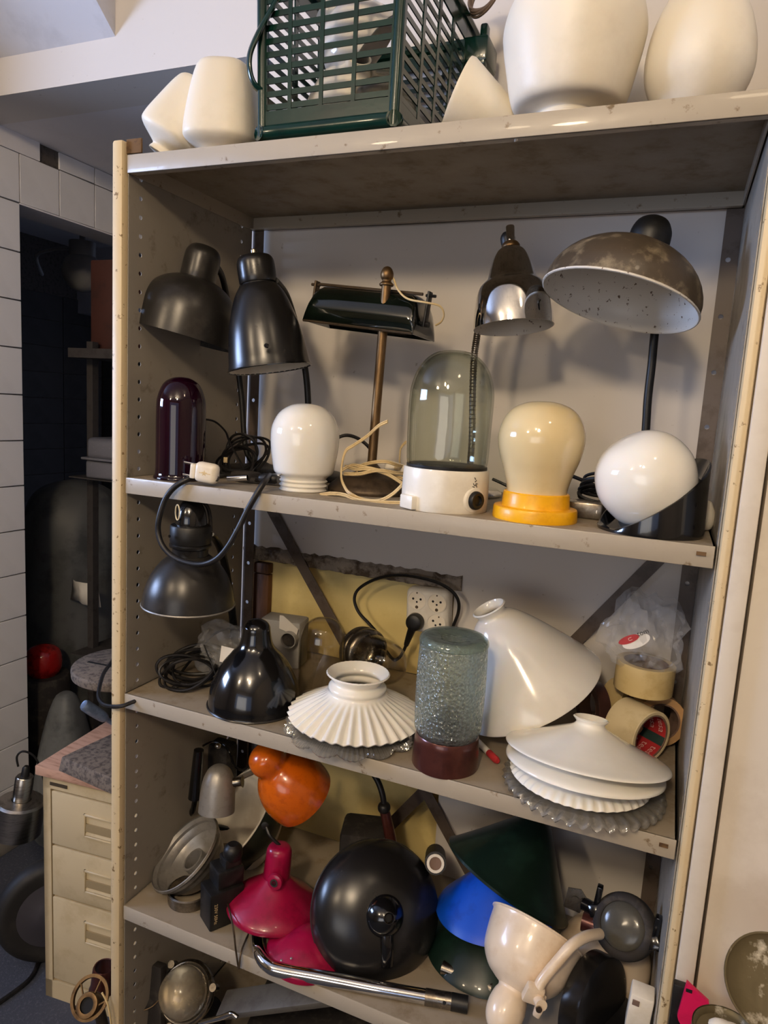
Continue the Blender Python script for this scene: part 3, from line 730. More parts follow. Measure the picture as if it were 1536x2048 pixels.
simple('glass_lampshade', M_opal_t, AX((0.355, 0.14, BZ0+0.205), (-0.55, -0.3, 0.5)), smooth([(0.075, -0.04), (0.066, 0.0), (0.042, 0.035), (0.02, 0.045), (0.02, 0.062)], 3), 'white shade on top of the pile in the green basket', 'lampshade', t=0.003)
g = G()
for k in range(4):
    c = V((0.5280, 0.3000, 0.8860)); r = 0.030+0.004*k
    g.add(tube([c+V((r*0.75*math.cos(a+k*0.4)+0.004*k, r*0.4*math.sin(a)-0.003*k, r*math.sin(a+0.5*k)*0.8)) for a in [2*PI*q/10 for q in range(10)]], 0.0026, 6, 4, True))
tag(g.build('cable_coil', mat('grey_brown_cable', (112, 96, 84), 0.4)), 'coil of grey brown cable on the right rim of the green basket', 'cable')

# cone shade lying against the basket
cc = V((0.566, 0.115, Z1+0.062))
simple('cone_lampshade', [M_opal_m, M_opal_m], AX((0.578, 0.068, Z1+0.0600), (0.82, 0.30, -0.36)), [(0.055, -0.006), (0.0555, 0.0), (0.030, 0.07), (0.020, 0.095), (0.016, 0.10)], 'small white cone shade lying between the green basket and the large globe', 'lampshade', t=0.004)
s = 0.00070*0.985
prof = smooth([(64*s, 0), (66*s, 6*s), (63*s, 11*s), (64*s, 16*s), (62*s, 22*s), (84*s, 27*s), (108*s, 34*s), (119*s, 56*s), (129*s, 100*s), (139*s, 150*s), (141*s, 180*s), (130*s, 222*s), (100*s, 262*s), (58*s, 285*s), (0, 294*s)], 4)
o = one(shell(prof, 0.004, 56), 'vase_globe', M_opal_m, None, T(((0.7410, 0.0600, 0.5800)[0], 0.060, Z1)))
tag(o, 'large frosted white vase shaped globe on the top shelf right of the basket', 'lampshade')
s = 0.00067
eggc = V(((0.9090, 0.0850, 0.6550)[0], 0.085, Z1))
prof = smooth([(0, 0), (40*s, 2*s), (70*s, 18*s), (97*s, 62*s), (104*s, 110*s), (92*s, 175*s), (62*s, 235*s), (30*s, 268*s), (0, 276*s)], 4)
o = one(lathe(prof, 56), 'egg_globe', M_opal_m, None, AX(eggc+V((0, 0, 0.004)), (-0.03, 0.0, 1)))
tag(o, 'frosted egg shaped white globe at the right end of the top shelf', 'lampshade')
o = one(shell([(46*s, 0), (48*s, 12*s), (44*s, 26*s)], 0.002, 36), 'glass_ring', M_tape2, None, T((eggc.x+0.062, 0.112, Z1)))
tag(o, 'pale ring behind the foot of the egg shaped globe', 'ring')
s = 0.00081
hz = ((0.8090, 0.2700, 0.7400)[2]-Z1)/(140*s)
o = one(lathe(smooth([(0, 0), (30*s, 0), (34*s, 12*s*hz), (42*s, 40*s*hz), (54*s, 82*s*hz), (46*s, 118*s*hz), (20*s, 137*s*hz), (0, 140*s*hz)], 3), 40), 'small_globe', M_opal_m, None, T(((0.8140, 0.2700, 0.6990)[0], 0.27, Z1)))
tag(o, 'small white globe at the back between the two large globes', 'lampshade')

# ------------------------------------------------------------------ second shelf
# black dome desk lamp at the left
s = 0.00097
lp = thing('desk_lamp', 'satin black desk lamp with wide dome shade beside the left panel', 'lamp', (0.105, 0.27, Z2))
A0, A1 = V((0.0270, 0.1250, 0.2670)), V((0.0570, 0.1450, 0.4300))
ax = (A1-A0).normalized(); MH = AX(A0, ax)
one(shell(smooth([(99*s, 0), (98.5*s, 16*s), (96*s, 50*s), (91*s, 72*s), (80*s, 92*s), (62*s, 108*s), (44*s, 117*s), (33*s, 120*s)], 3), 0.0016, 56), 'lamp_shade', [M_dgrey, M_dust], lp, MH)
one(lathe(smooth([(32*s, 117*s), (35*s, 121*s), (35*s, 160*s), (32*s, 174*s), (22*s, 184*s), (0, 188*s)], 3), 36), 'socket_cap', M_dgrey, lp, MH)
one(tube([A0+ax*(150*s)+V((0.02, 0.02, 0)), (0.0630, 0.2000, 0.3900), (0.0420, 0.2600, 0.3200), (0.0460, 0.2800, 0.2390), (0.0580, 0.2850, 0.1540), (0.0730, 0.2850, 0.0470), (0.105, 0.285, 0.012)], 0.0062, 10), 'gooseneck', M_blackp, lp)
one(solid(smooth([(0.078, 0), (0.080, 0.006), (0.072, 0.014), (0.03, 0.018), (0.012, 0.026)], 2), 40), 'lamp_base', M_blackp, lp, T((0.108, 0.285, 0.0)))
# black bell desk lamp
s = 0.00092
lp = thing('desk_lamp', 'glossy black bell shaped desk lamp with white inside left of the brass pole', 'lamp', (0.26, 0.29, Z2))
A0, A1 = V((0.2260, 0.1250, 0.2150)), V((0.1920, 0.1180, 0.4040))
ax = (A1-A0).normalized(); MH = AX(A0, ax)
one(shell(smooth([(83*s, 0), (80*s, 14*s), (77*s, 40*s), (71*s, 78*s), (62*s, 112*s), (52*s, 140*s), (42*s, 158*s), (37*s, 164*s)], 3), 0.0016, 56), 'lamp_shade', [M_blacks, M_in_clean], lp, MH)
cir = [A0+ (MH.to_3x3() @ V((83*s*math.cos(a), 83*s*math.sin(a), 0))) for a in [2*PI*k/40 for k in range(40)]]
one(tube(cir, 0.0018, 6, 1, True), 'rim_bead', M_blackg, lp)
one(lathe(smooth([(36*s, 160*s), (34*s, 167*s), (37*s, 170*s), (37.5*s, 200*s), (35*s, 214*s), (26*s, 221*s), (0, 223*s)], 3), 40), 'socket_cap', M_blacks, lp, MH)
one(solid([(7*s, 222*s), (7*s, 232*s), (5*s, 234*s)], 14), 'switch_knob', M_nickel, lp, MH)
one(solid([(0.004, 0), (0.004, 0.004)], 10), 'shade_screw', M_blackg, lp, AX(V((0.2670, 0.0480, 0.2490)), (0, -1, 0.1)))
one(tube([A0+ax*(175*s)+V((0.03, 0.012, 0)), (0.2160, 0.1900, 0.3580), (0.2140, 0.2350, 0.3080), (0.2220, 0.2550, 0.2470), (0.2300, 0.2620, 0.1920), (0.2370, 0.2650, 0.1120), ((0.2370, 0.2650, 0.1120)[0]+0.008, 0.268, 0.02)], 0.0066, 10), 'gooseneck', M_blackp, lp)
one(solid(smooth([(0.080, 0), (0.082, 0.006), (0.074, 0.016), (0.03, 0.022), (0.012, 0.03)], 2), 40), 'lamp_base', M_blackp, lp, T(((0.2180, 0.2650, 0.0590)[0]+0.01, 0.272, 0.0)))
one(tube([(0.27, 0.22, 0.012), (0.2950, 0.2500, 0.0750), (0.3170, 0.2700, 0.0960), (0.3440, 0.2900, 0.0880), (0.3670, 0.3000, 0.0640), (0.3710, 0.3100, 0.0280)], 0.0035, 8), 'lamp_cord', M_rubber, lp)

# banker's lamp
bl = thing('bankers_lamp', 'brass pole desk lamp with dark green glass trough shade and cream cord', 'lamp', (0.421, 0.20, Z2))
PX, PY = 0.421, 0.20
one(solid(smooth([(0.078, 0), (0.079, 0.006), (0.074, 0.013), (0.070, 0.016), (0.058, 0.026), (0.042, 0.032), (0.026, 0.038), (0.012, 0.050), (0.009, 0.056)], 3), 48), 'lamp_base', M_brassd, bl, T((PX, 0.165+0.01, 0)))
PY = 0.175
ptop = V(((0.4300, 0.1750, 0.3590)[0], PY, (0.4290, 0.1750, 0.3700)[2]))
pbot = V((PX, PY, 0.045))
one(tube([pbot, ptop], 0.0085, 16, 1), 'pole', M_brass, bl)
one(solid(smooth([(0.0125, 0), (0.013, 0.003), (0.0085, 0.007), (0.0085, 0.010), (0.011, 0.014), (0.0115, 0.022), (0.007, 0.031), (0.0, 0.034)], 3), 20), 'finial', M_brass, bl, T(ptop))
sc = V((0.3850, 0.2150, 0.3320))
MS = AX(sc, (0.03, 0.28, 1)) @ Matrix.Rotation(-0.0, 4, 'Z')
xd = (V((0.5090, 0.2150, 0.3220))-V((0.2500, 0.2350, 0.3490))).normalized(); zd = V((0.06, 0.02, 1)); yd = zd.cross(xd).normalized(); zd = xd.cross(yd)
MS = Matrix.Translation(sc) @ Matrix((xd, yd, zd)).transposed().to_4x4()
# trough: rounded tapered glass shell open underneath
vs, fs = [], []
L2, HH, DD = 0.116, 0.072, 0.050
secs = [(-1.0, 0.0), (-0.995, 0.50), (-0.985, 0.78), (-0.955, 0.93), (-0.88, 0.99), (-0.5, 1.0), (0, 1.0), (0.5, 1.0), (0.88, 0.99), (0.955, 0.93), (0.985, 0.78), (0.995, 0.50), (1.0, 0.0)]
na = 15
for u, k in secs:
    for q in range(na):
        a = PI*q/(na-1)
        c, sn = math.cos(a), math.sin(a)
        yy = DD*(1 if c >= 0 else -1)*abs(c)**0.72; zz = HH*k*abs(sn)**0.62
        xx = u*L2*(1-0.10*(zz/HH))
        vs.append((xx, yy, zz-HH*0.5))
for i in range(len(secs)-1):
    for q in range(na-1): fs.append((i*na+q, i*na+q+1, (i+1)*na+q+1, (i+1)*na+q))
sh = one((vs, fs, [0]*len(fs)), 'glass_shade', M_bankg, bl, MS, ang=60)
sm = sh.modifiers.new('s', 'SOLIDIFY'); sm.thickness = 0.003; sm.offset = -1
g = G(); g.add(tube([(-0.114, -0.049, -HH*0.5), (0.114, -0.049, -HH*0.5)], 0.0022, 6, 1), MS); g.add(tube([(-0.106, -0.022, HH*0.50), (0.110, -0.022, HH*0.50)], 0.0028, 8, 1), MS); g.build('shade_bracket', M_brassd, bl)
for sg in (-1, 1):
    g = G(); g.add(bx((0.004, 0.016, 0.062), 0.001), MS @ T((sg*0.119, -0.012, 0.012))); 
    g.add(tube([(sg*0.112, -0.012, 0.036), (sg*0.131, -0.012, 0.036)], 0.0028, 8, 1), MS); g.add(tube([(sg*0.112, -0.012, -0.014), (sg*0.127, -0.012, -0.014)], 0.0048, 8, 1), MS)
    g.build('end_bracket', M_brassd if sg < 0 else M_blackp, bl)
one(tube([ptop+V((0, 0, 0.025)), (0.4400, 0.1800, 0.3840), (0.4550, 0.1700, 0.3620), (0.4760, 0.1650, 0.3460), (0.5100, 0.1600, 0.3390), (0.5330, 0.1700, 0.3350), (0.5390, 0.1800, 0.3230), (0.5320, 0.1900, 0.3110), (0.5190, 0.2000, 0.3060)], 0.0018, 8), 'upper_cord', M_cord, bl)
g = G()
def twin(pts, r=0.0017, off=0.0016):
    g.add(tube([V(p)+V((0, 0, off)) for p in pts], r, 6, 6)); g.add(tube([V(p)-V((0, 0, off)) for p in pts], r, 6, 6))
twin([(0.4790, 0.1000, 0.1330), (0.4620, 0.1000, 0.1240), (0.4430, 0.1000, 0.1060), (0.4180, 0.1000, 0.0880), (0.4030, 0.1000, 0.0770), (0.3970, 0.1000, 0.0560), (0.3990, 0.0950, 0.0300), (0.4170, 0.0750, 0.0150), (0.4320, 0.0650, 0.0070), (0.4580, 0.0600, 0.0000), (0.4900, 0.0550, 0.0020), (0.5120, 0.0580, 0.0150), (0.5250, 0.0750, 0.0340), (0.5030, 0.1500, 0.0360), (0.4910, 0.2000, 0.0250)])
twin([(0.3770, 0.0600, -0.0000), (0.4020, 0.0580, 0.0050), (0.4270, 0.0550, 0.0050), (0.4540, 0.0480, 0.0000), (0.4960, 0.0450, 0.0010), (0.5370, 0.0600, 0.0030)])
twin([(0.3820, 0.1300, 0.0390), (0.3980, 0.1400, 0.0490), (0.4300, 0.1250, 0.0490), (0.4670, 0.1300, 0.0430), (0.5000, 0.1500, 0.0310)])
twin([(0.3920, 0.1200, 0.0340), (0.4280, 0.1100, 0.0380), (0.4610, 0.1100, 0.0470), (0.4860, 0.1300, 0.0440), (0.4960, 0.1600, 0.0410)])
twin([(0.4050, 0.1400, 0.0300), (0.4070, 0.1500, 0.0460), (0.4330, 0.1400, 0.0560), (0.4620, 0.1400, 0.0610), (0.4780, 0.1600, 0.0550), (0.4800, 0.2000, 0.0490)])
twin([(0.3790, 0.1500, 0.0450), (0.4130, 0.1250, 0.0440), (0.4450, 0.1100, 0.0480), (0.4760, 0.1200, 0.0410), (0.5080, 0.1300, 0.0230)])
twin([(0.4390, 0.3000, 0.0910), (0.4290, 0.3000, 0.0790), (0.4350, 0.2800, 0.0600), (0.4440, 0.2600, 0.0470)])
g.build('cord', M_cord, bl)
sw = one(bx((0.044, 0.016, 0.022), 0.007, 3), 'cord_switch', M_whitep, bl, AX((0.4660, 0.1850, 0.0470), (0.1, 0, 1), 0.0) @ Matrix.Rotation(0.12, 4, 'Y'))
one(bx((0.012, 0.003, 0.008), 0.001), 'rocker', M_cord, sw, AX(V((0.4720, 0.1760, 0.0480)), (0.1, 0, 1)))

# chrome lamp on a flexible neck
s = 0.00085
cl = thing('chrome_desk_lamp', 'chrome stepped desk lamp on a flexible neck behind the clear glass jar lamp', 'lamp', (0.60, 0.29, Z2))
A0, A1 = V((0.6610, 0.1900, 0.3020)), V((0.6390, 0.2000, 0.4650))
ax = (A1-A0).normalized(); MH = AX(A0, ax)
one(shell(smooth([(79*s, 0), (78*s, 16*s), (75*s, 40*s), (70*s, 66*s), (63*s, 82*s), (53*s, 91*s), (48*s, 97*s), (43*s, 114*s), (36*s, 134*s), (28*s, 149*s), (20*s, 156*s), (17*s, 158*s)], 3), 0.0014, 64), 'lamp_shade', [M_chrome, M_in_white], cl, MH)
one(solid(smooth([(18*s, 156*s), (18*s, 161*s), (14*s, 167*s), (9*s, 170*s)], 2), 24), 'collar', M_brass, cl, MH)
one(solid([(8.5*s, 169*s), (8.5*s, 198*s), (7*s, 200*s)], 20), 'switch_pin', M_chrome, cl, MH)
one(solid(smooth([(13*s, 166*s), (15*s, 180*s), (10*s, 191*s), (0, 194*s)], 2), 16), 'pivot', M_blackp, cl, MH @ T((-8*s, 12*s, 0)))
neck = [A0+ax*(150*s)+V((-0.01, 0.05, 0)), (0.5800, 0.2750, 0.3610), (0.5730, 0.2850, 0.3090), (0.5690, 0.2880, 0.2620), (0.5710, 0.2880, 0.1990), (0.5770, 0.2880, 0.1050), ((0.5770, 0.2880, 0.1050)[0], 0.288, 0.02)]
pn = spline(neck, 24)
one(tube(pn, 0.0062, 10, raw=True), 'flexible_neck', M_nickel, cl)
g = G()
for i in range(2, len(pn)-1, 2):
    d = pn[i+1]-pn[i]
    if d.length > 1e-6: g.add(solid([(0.0066, -0.001), (0.0074, 0), (0.0066, 0.001)], 10), AX(pn[i], d))
o = g.build('neck_rings', M_nickel, cl); o['kind'] = 'stuff'
one(solid(smooth([(0.062, 0), (0.064, 0.005), (0.056, 0.014), (0.02, 0.020), (0.01, 0.026)], 2), 40), 'lamp_base', M_chrome, cl, T(((0.5770, 0.2880, 0.1050)[0], 0.29, 0)))

# worn brown dome lamp at the right
s = 0.00077
bd = thing('brown_dome_lamp', 'large scratched brown dome desk lamp with speckled white inside at the right', 'lamp', (0.885, 0.30, Z2))
A0 = V((0.8300, 0.1500, 0.3370)); A1 = V((0.8530, 0.1720, 0.4430))
ax = (A1-A0).normalized(); MH = AX(A0, ax)
R = 155*s
prof = [(R, 0), (R*0.995, 8*s)]+[(R*math.cos(t)*1.0, 8*s+114*s*math.sin(t)**1.0) for t in [PI/2*k/12 for k in range(1, 12)]]+[(18*s, 121.5*s)]
one(shell(prof, 0.0018, 64), 'lamp_shade', [M_brown_scr, M_in_white], bd, MH)
cir = [A0+(MH.to_3x3() @ V((R*math.cos(a), R*math.sin(a), 0))) for a in [2*PI*k/48 for k in range(48)]]
one(tube(cir, 0.0020, 6, 1, True), 'rim_bead', M_in_white, bd)
cp = V((0.8610, 0.2050, 0.4370))
one(lathe(smooth([(40*s, -30*s), (41*s, 0), (40*s, 22*s), (30*s, 42*s), (14*s, 51*s), (0, 53*s)], 3), 36), 'socket_cap', M_blackp, bd, AX(cp, (0.10, 0.05, 1)))
one(solid([(0.010, 0), (0.010, 0.012)], 14), 'lamp_socket', M_blackp, bd, AX(A0+ax*(108*s), -ax))
one(tube([cp+V((0.01, 0.03, 0)), (0.8760, 0.2750, 0.4250), (0.8820, 0.2900, 0.3630), (0.8810, 0.2950, 0.3140), (0.8820, 0.2950, 0.2550), (0.8820, 0.2950, 0.1960), (0.8850, 0.2950, 0.1270), ((0.8850, 0.2950, 0.1270)[0], 0.295, 0.02)], 0.0072, 10), 'gooseneck', M_blackp, bd)
one(solid(smooth([(0.072, 0), (0.074, 0.006), (0.066, 0.014), (0.025, 0.020), (0.012, 0.03)], 2), 40), 'lamp_base', M_blackp, bd, T(((0.8850, 0.2950, 0.1270)[0], 0.297, 0)))

# purple glass jar
o = one(lathe(smooth([(0.0, 0.004), (0.040, 0.003), (0.0475, 0.0), (0.0485, 0.004), (0.0455, 0.012), (0.0450, 0.05), (0.0450, 0.13), (0.0425, 0.153), (0.033, 0.176), (0.018, 0.187), (0, 0.190)], 3), 56), 'purple_glass_jar', M_purple, None, T((0.079, 0.058, Z2)))
tag(o, 'dark purple glass dome jar at the left end of the second shelf', 'glass dome')
# opal glass with threaded neck
p = V((0.325, 0.092, Z2))
prof = smooth([(0.041, 0), (0.043, 0.002), (0.041, 0.005), (0.0405, 0.007), (0.0435, 0.010), (0.0405, 0.013), (0.0405, 0.015), (0.0435, 0.018), (0.0410, 0.021), (0.044, 0.026), (0.052, 0.032), (0.055, 0.042), (0.0595, 0.070), (0.0610, 0.093), (0.059, 0.114), (0.048, 0.136), (0.031, 0.149), (0.014, 0.154), (0, 0.155)], 3)
tag(one(shell(prof, 0.003, 56), 'opal_dome', M_opal, None, T(p)), 'glossy white opal glass dome with threaded neck left of the brass lamp', 'glass dome')
# bulkhead lamp with clear bell glass
s = 0.00081
p = V(((0.5980, 0.0700, 0.0340)[0], 0.072, Z2))
bh = thing('glass_bulkhead_lamp', 'clear bell jar lamp on a white porcelain base in the middle of the shelf', 'lamp', p)
one(solid(smooth([(0.066, 0), (0.0695, 0.002), (0.0700, 0.03), (0.0690, 0.062), (0.0670, 0.066)], 2), 56), 'porcelain_base', M_porc, bh, T(p))
g = G(); g.add(bx((0.034, 0.022, 0.022), 0.003), T(p+V((-0.037, -0.055, 0.012)), -0.60)); g.build('mounting_tab', M_porc, bh)
gd = V((0.86, -0.51, 0)).normalized()
one(solid(smooth([(0.022, -0.010), (0.021, 0.004), (0.018, 0.007)], 2), 28), 'cable_boss', M_porc, bh, AX(p+gd*0.064+V((0, 0, 0.022)), gd))
gm = one(lathe(smooth([(0, 0.0078), (0.007, 0.0078), (0.008, 0.0115), (0.0125, 0.0120), (0.0145, 0.008), (0.0145, 0)], 2), 28), 'cable_grommet', M_blackp, bh, AX(p+gd*0.066+V((0, 0, 0.022)), gd))
g = G()
g2 = V((0.84, -0.54, 0)).normalized(); px = V((0.54, 0.84, 0)); o0 = p+g2*0.0702
for dx, dz, a in ((0.0, 0.056, 0.9), (0.0015, 0.052, -0.7), (-0.002, 0.047, 1.0), (0.0015, 0.046, -0.8), (-0.002, 0.043, 0.4), (0.004, 0.048, 0.2), (0.004, 0.044, 1.3)):
    g.add(bx((0.0042, 0.0006, 0.0009)), Matrix.Translation(o0+px*dx+V((0, 0, dz))) @ Matrix.Rotation(math.atan2(px.y, px.x), 4, 'Z') @ Matrix.Rotation(a, 4, 'Y'))
g.build('printed_mark', M_ink, bh)
one(solid([(0.0640, 0.064), (0.0650, 0.066), (0.0650, 0.0705), (0.064, 0.071)], 48), 'gasket', M_blackp, bh, T(p))
one(shell(smooth([(0.0640, 0.0712), (0.0655, 0.080), (0.0668, 0.12), (0.0675, 0.170), (0.0655, 0.194), (0.0575, 0.219), (0.043, 0.238), (0.024, 0.249), (0.0, 0.252)], 4), 0.0035, 64, wave=lambda i, a, r, z: (r*(1+0.006*math.sin(3*a+z*30)), z)), 'bell_glass', M_glass, bh, T(p))
# cream globe on yellow base
p = V(((0.7460, 0.0660, 0.0290)[0], 0.068, Z2))
cy = thing('yellow_base_lamp', 'cream bulb shaped glass globe lamp on a stepped yellow base', 'lamp', p)
one(solid([(0.0640, 0), (0.0645, 0.002), (0.0635, 0.0165), (0.0625, 0.0185), (0.0520, 0.0195), (0.0515, 0.0205), (0.0500, 0.0400), (0.0485, 0.0415)], 56), 'yellow_base', M_yel, cy, T(p), ang=30)
one(shell(smooth([(0.0455, 0.0405), (0.0470, 0.052), (0.0530, 0.073), (0.0605, 0.094), (0.0650, 0.116), (0.0642, 0.134), (0.057, 0.154), (0.043, 0.169), (0.022, 0.1775), (0, 0.1795)], 4), 0.003, 64), 'globe', M_cream, cy, T(p))
# white globe on slanted black base
p = V(((0.9140, 0.0680, 0.0170)[0]-0.001, 0.072, Z2))
wg = thing('white_globe_lamp', 'glossy white globe lamp on a slanted black base at the right end', 'lamp', p)
vs, fs = [], []; n = 56
def hh(x, y): return 0.055+0.66*x+0.36*y
for k in range(n):
    a = 2*PI*k/n; c, sn = math.cos(a), math.sin(a)
    for r, w in ((0.0730, 0), (0.0735, 0.004), (0.0715, 1), (0.0690, 1.02), (0.0600, -1)):
        x, y = r*c, r*sn; h = hh(0.072*c, 0.072*sn)
        z = w if w in (0, 0.004) else (h if w == 1 else (h+0.001 if w > 1 else h-0.018))
        vs.append((x, y, max(z, 0.003 if w else 0)))
for k in range(n):
    k2 = (k+1) % n
    for q in range(4): fs.append((k*5+q, k2*5+q, k2*5+q+1, k*5+q+1))
fs.append(tuple(k*5 for k in range(n))); fs.append(tuple(k*5+4 for k in range(n)))
one((vs, fs, [0]*len(fs)), 'slanted_base', M_blackg, wg, T(p))
gx = V((-0.50, -0.30, 0.9)).normalized(); gcn = V((0.9020, 0.0600, 0.0740)); r = 0.06965
one(shell(smooth([(0.70*r, -0.70*r), (0.88*r, -0.46*r), (1.0*r, 0.0), (0.955*r, 0.36*r), (0.78*r, 0.70*r), (0.45*r, 0.93*r), (0, 1.0*r)], 5), 0.003, 64), 'globe', M_opal, wg, AX(gcn, gx))
sb = V(((0.9960, 0.1350, 0.0180)[0]-0.007, 0.15, Z2))
tag(one(lathe(smooth([(0, 0), (0.009, 0.002), (0.0135, 0.014), (0.013, 0.026), (0.009, 0.037), (0.006, 0.044), (0, 0.046)], 3), 24), 'small_bulb', M_opal_m, None, T(sb)), 'small white egg shaped bulb behind the slanted black base', 'bulb')

# cables at the back of the second shelf
g = G(); r0 = random.Random(5)
for k in range(7):
    c = V((0.118+r0.uniform(-.006, .006), 0.20+r0.uniform(-.02, .02), 0.034+r0.uniform(-.006, .012))); ra, rb = 0.040+r0.uniform(-.008, .008), 0.032+r0.uniform(-.01, .01); t = r0.uniform(-0.5, 0.5)
    g.add(tube([c+V((ra*math.cos(a), 0.03*math.sin(a+t)+0.01*math.sin(2*a+k), max(rb*math.sin(a+t*0.6), -c.z+0.003))) for a in [2*PI*q/9+k for q in range(9)]], 0.0028, 6, 5, True))
g.add(tube([(0.0500, 0.1600, 0.1120), (0.0730, 0.1700, 0.1080), (0.0840, 0.1900, 0.0900), (0.0870, 0.2000, 0.0710), (0.1030, 0.2000, 0.0470), (0.13, 0.2, 0.01)], 0.0022, 6))
g.add(tube([(0.2290, 0.1000, 0.0110), (0.2060, 0.1100, 0.0040), (0.1710, 0.1200, 0.0070), (0.1350, 0.1300, 0.0080), (0.1130, 0.1200, 0.0020), (0.1100, 0.1000, -0.0000)], 0.0045, 8))
cc = g.build('cable_coil', M_rubber); cc.location.z += 0
tag(cc, 'tangle of black cable behind the purple glass jar', 'cable')
tag(one(bx((0.008, 0.004, 0.011), 0.001), 'cable_tag', M_cord, None, T(V((0.1240, 0.1380, 0.0360)))), 'small peach coloured tag on the black cable tangle', 'tag')
tag(one(shell([(0.0055, 0), (0.0055, 0.038)], 0.001, 16), 'chrome_tube', M_chrome, None, AX((0.1850, 0.0600, 0.0100), (1, 0.25, 0.14))), 'short chrome tube lying beside the white plug', 'tube')
wp = thing('white_plug_cord', 'thick black cord with a white mains plug hanging in a loop over the shelf edge', 'cable', (0.1570, 0.0300, 0.0210))
mp = V((0.1810, 0.0040, 0.0240))
MPg = Matrix.Translation(mp) @ Matrix.Rotation(0.10, 4, 'Y') @ Matrix.Rotation(0.15, 4, 'Z')
bd2 = one(bx((0.043, 0.022, 0.036), 0.009, 3), 'plug', M_whitep, wp, MPg)
one(bx((0.010, 0.016, 0.026), 0.002), 'plug_face', M_whitep, bd2, MPg @ T((-0.025, 0, -0.001)))
for z in (0.011, -0.011): one(solid([(0.0022, 0), (0.0022, 0.018), (0.001, 0.019)], 12), 'pin', M_chrome, bd2, MPg @ T((-0.028, 0, z)) @ Matrix.Rotation(-PI/2, 4, 'Y'))
g = G(); g.add(prism([(0.006*math.cos(PI/2+2*PI*k/10)*(1 if k % 2 == 0 else 0.42), 0.006*math.sin(PI/2+2*PI*k/10)*(1 if k % 2 == 0 else 0.42)) for k in range(10)], 0.0006), MPg @ T((0.0, -0.0105, 0.0)) @ Matrix.Rotation(PI/2, 4, 'X')); g.add(bx((0.022, 0.0006, 0.0014)), MPg @ T((0.001, -0.0112, 0))); g.build('embossed_star', M_cord, bd2)
one(tube([mp+V((0.02, 0.0, -0.008)), (0.1810, 0.0200, 0.0080), (0.1540, 0.0120, 0.0130), (0.1420, -0.0040, 0.0080), (0.1220, -0.0120, -0.0070), (0.1060, -0.0160, -0.0300), (0.0970, -0.0200, -0.0630), (0.0950, -0.0200, -0.0880), (0.1060, -0.0220, -0.1110), (0.1310, -0.0240, -0.1280), (0.1660, -0.0260, -0.1350), (0.1980, -0.0260, -0.1330), (0.2260, -0.0260, -0.1200), (0.2470, -0.0240, -0.0970), (0.2640, -0.0200, -0.0650), (0.2790, -0.0140, -0.0290), (0.2910, -0.0080, -0.0030), (0.2980, 0.0040, 0.0180), (0.2930, 0.0300, 0.0280)], 0.0052, 10, 6), 'cord', M_rubber, wp)
one(solid([(0.006, 0), (0.009, 0.008), (0.009, 0.03), (0.006, 0.034)], 14), 'black_plug', M_blackp, wp, AX((0.2730, 0.0300, 0.0220), (1, 0.15, 0)))
for z in (0, 0.007): one(solid([(0.0022, 0), (0.0022, 0.016)], 10), 'plug_pin', M_chrome, wp, AX(V((0.2920, 0.0340, 0.0270))+V((0, z, z*0.2)), (1, 0.2, 0.1)))
# flat dark plates under the cables
g = G(); g.add(bx((0.10, 0.045, 0.012), 0.004), T((0.225, 0.125, 0.006), 0.1)); g.add(bx((0.05, 0.04, 0.02), 0.006), T((0.185, 0.12, 0.010), -0.2)); g.add(bx((0.02, 0.06, 0.035), 0.004), T((0.262, 0.16, 0.0175), -0.5))
tag(g.build('cable_adapter', M_dust), 'flat dusty black adapter lying between cable tangle and opal dome', 'adapter')
g = G(); r0 = random.Random(9)
for k in range(6):
    c = V((0.842, 0.22+0.006*k, 0.028+0.005*k))
    g.add(tube([c+V((0.050*math.cos(a), 0.02*math.sin(a+k), 0.014*math.sin(a)*(1 if k % 2 else 0.8))) for a in [2*PI*q/9 for q in range(9)]], 0.0030, 6, 4, True))
g.add(tube([(0.7130, 0.2800, 0.0460), (0.7580, 0.2700, 0.0560), (0.7910, 0.2600, 0.0500), (0.8180, 0.2500, 0.0410), (0.8380, 0.2400, 0.0220)], 0.0034, 8))
g.add(tube([(0.6320, 0.2500, 0.0380), (0.6470, 0.2500, 0.0330), (0.6660, 0.2500, 0.0260)], 0.0028, 8))
tag(g.build('cable_coil', M_rubber), 'bundle of black cable behind the yellow lamp base', 'cable')
tie = one(tube([V((0.838, 0.196, 0.02)), V((0.838, 0.190, 0.035)), V((0.838, 0.205, 0.052)), V((0.842, 0.24, 0.052))], 0.005, 8, 5, flat=0.3), 'cable_tie', M_foil2); tag(tie, 'twisted clear tie around the black cable bundle', 'tie')
g = G(); g.add(bx((0.085, 0.045, 0.026), 0.003), T((0.800, 0.150, 0.013), -0.06))
ax_ = g.build('metal_junction_box', M_nickel); tag(ax_, 'small worn metal box behind the yellow lamp base', 'box')
one(solid([(0.004, 0), (0.004, 0.002)], 10), 'screw', M_chrome, ax_, AX((0.835, 0.1275, 0.013), (0, -1, 0)))

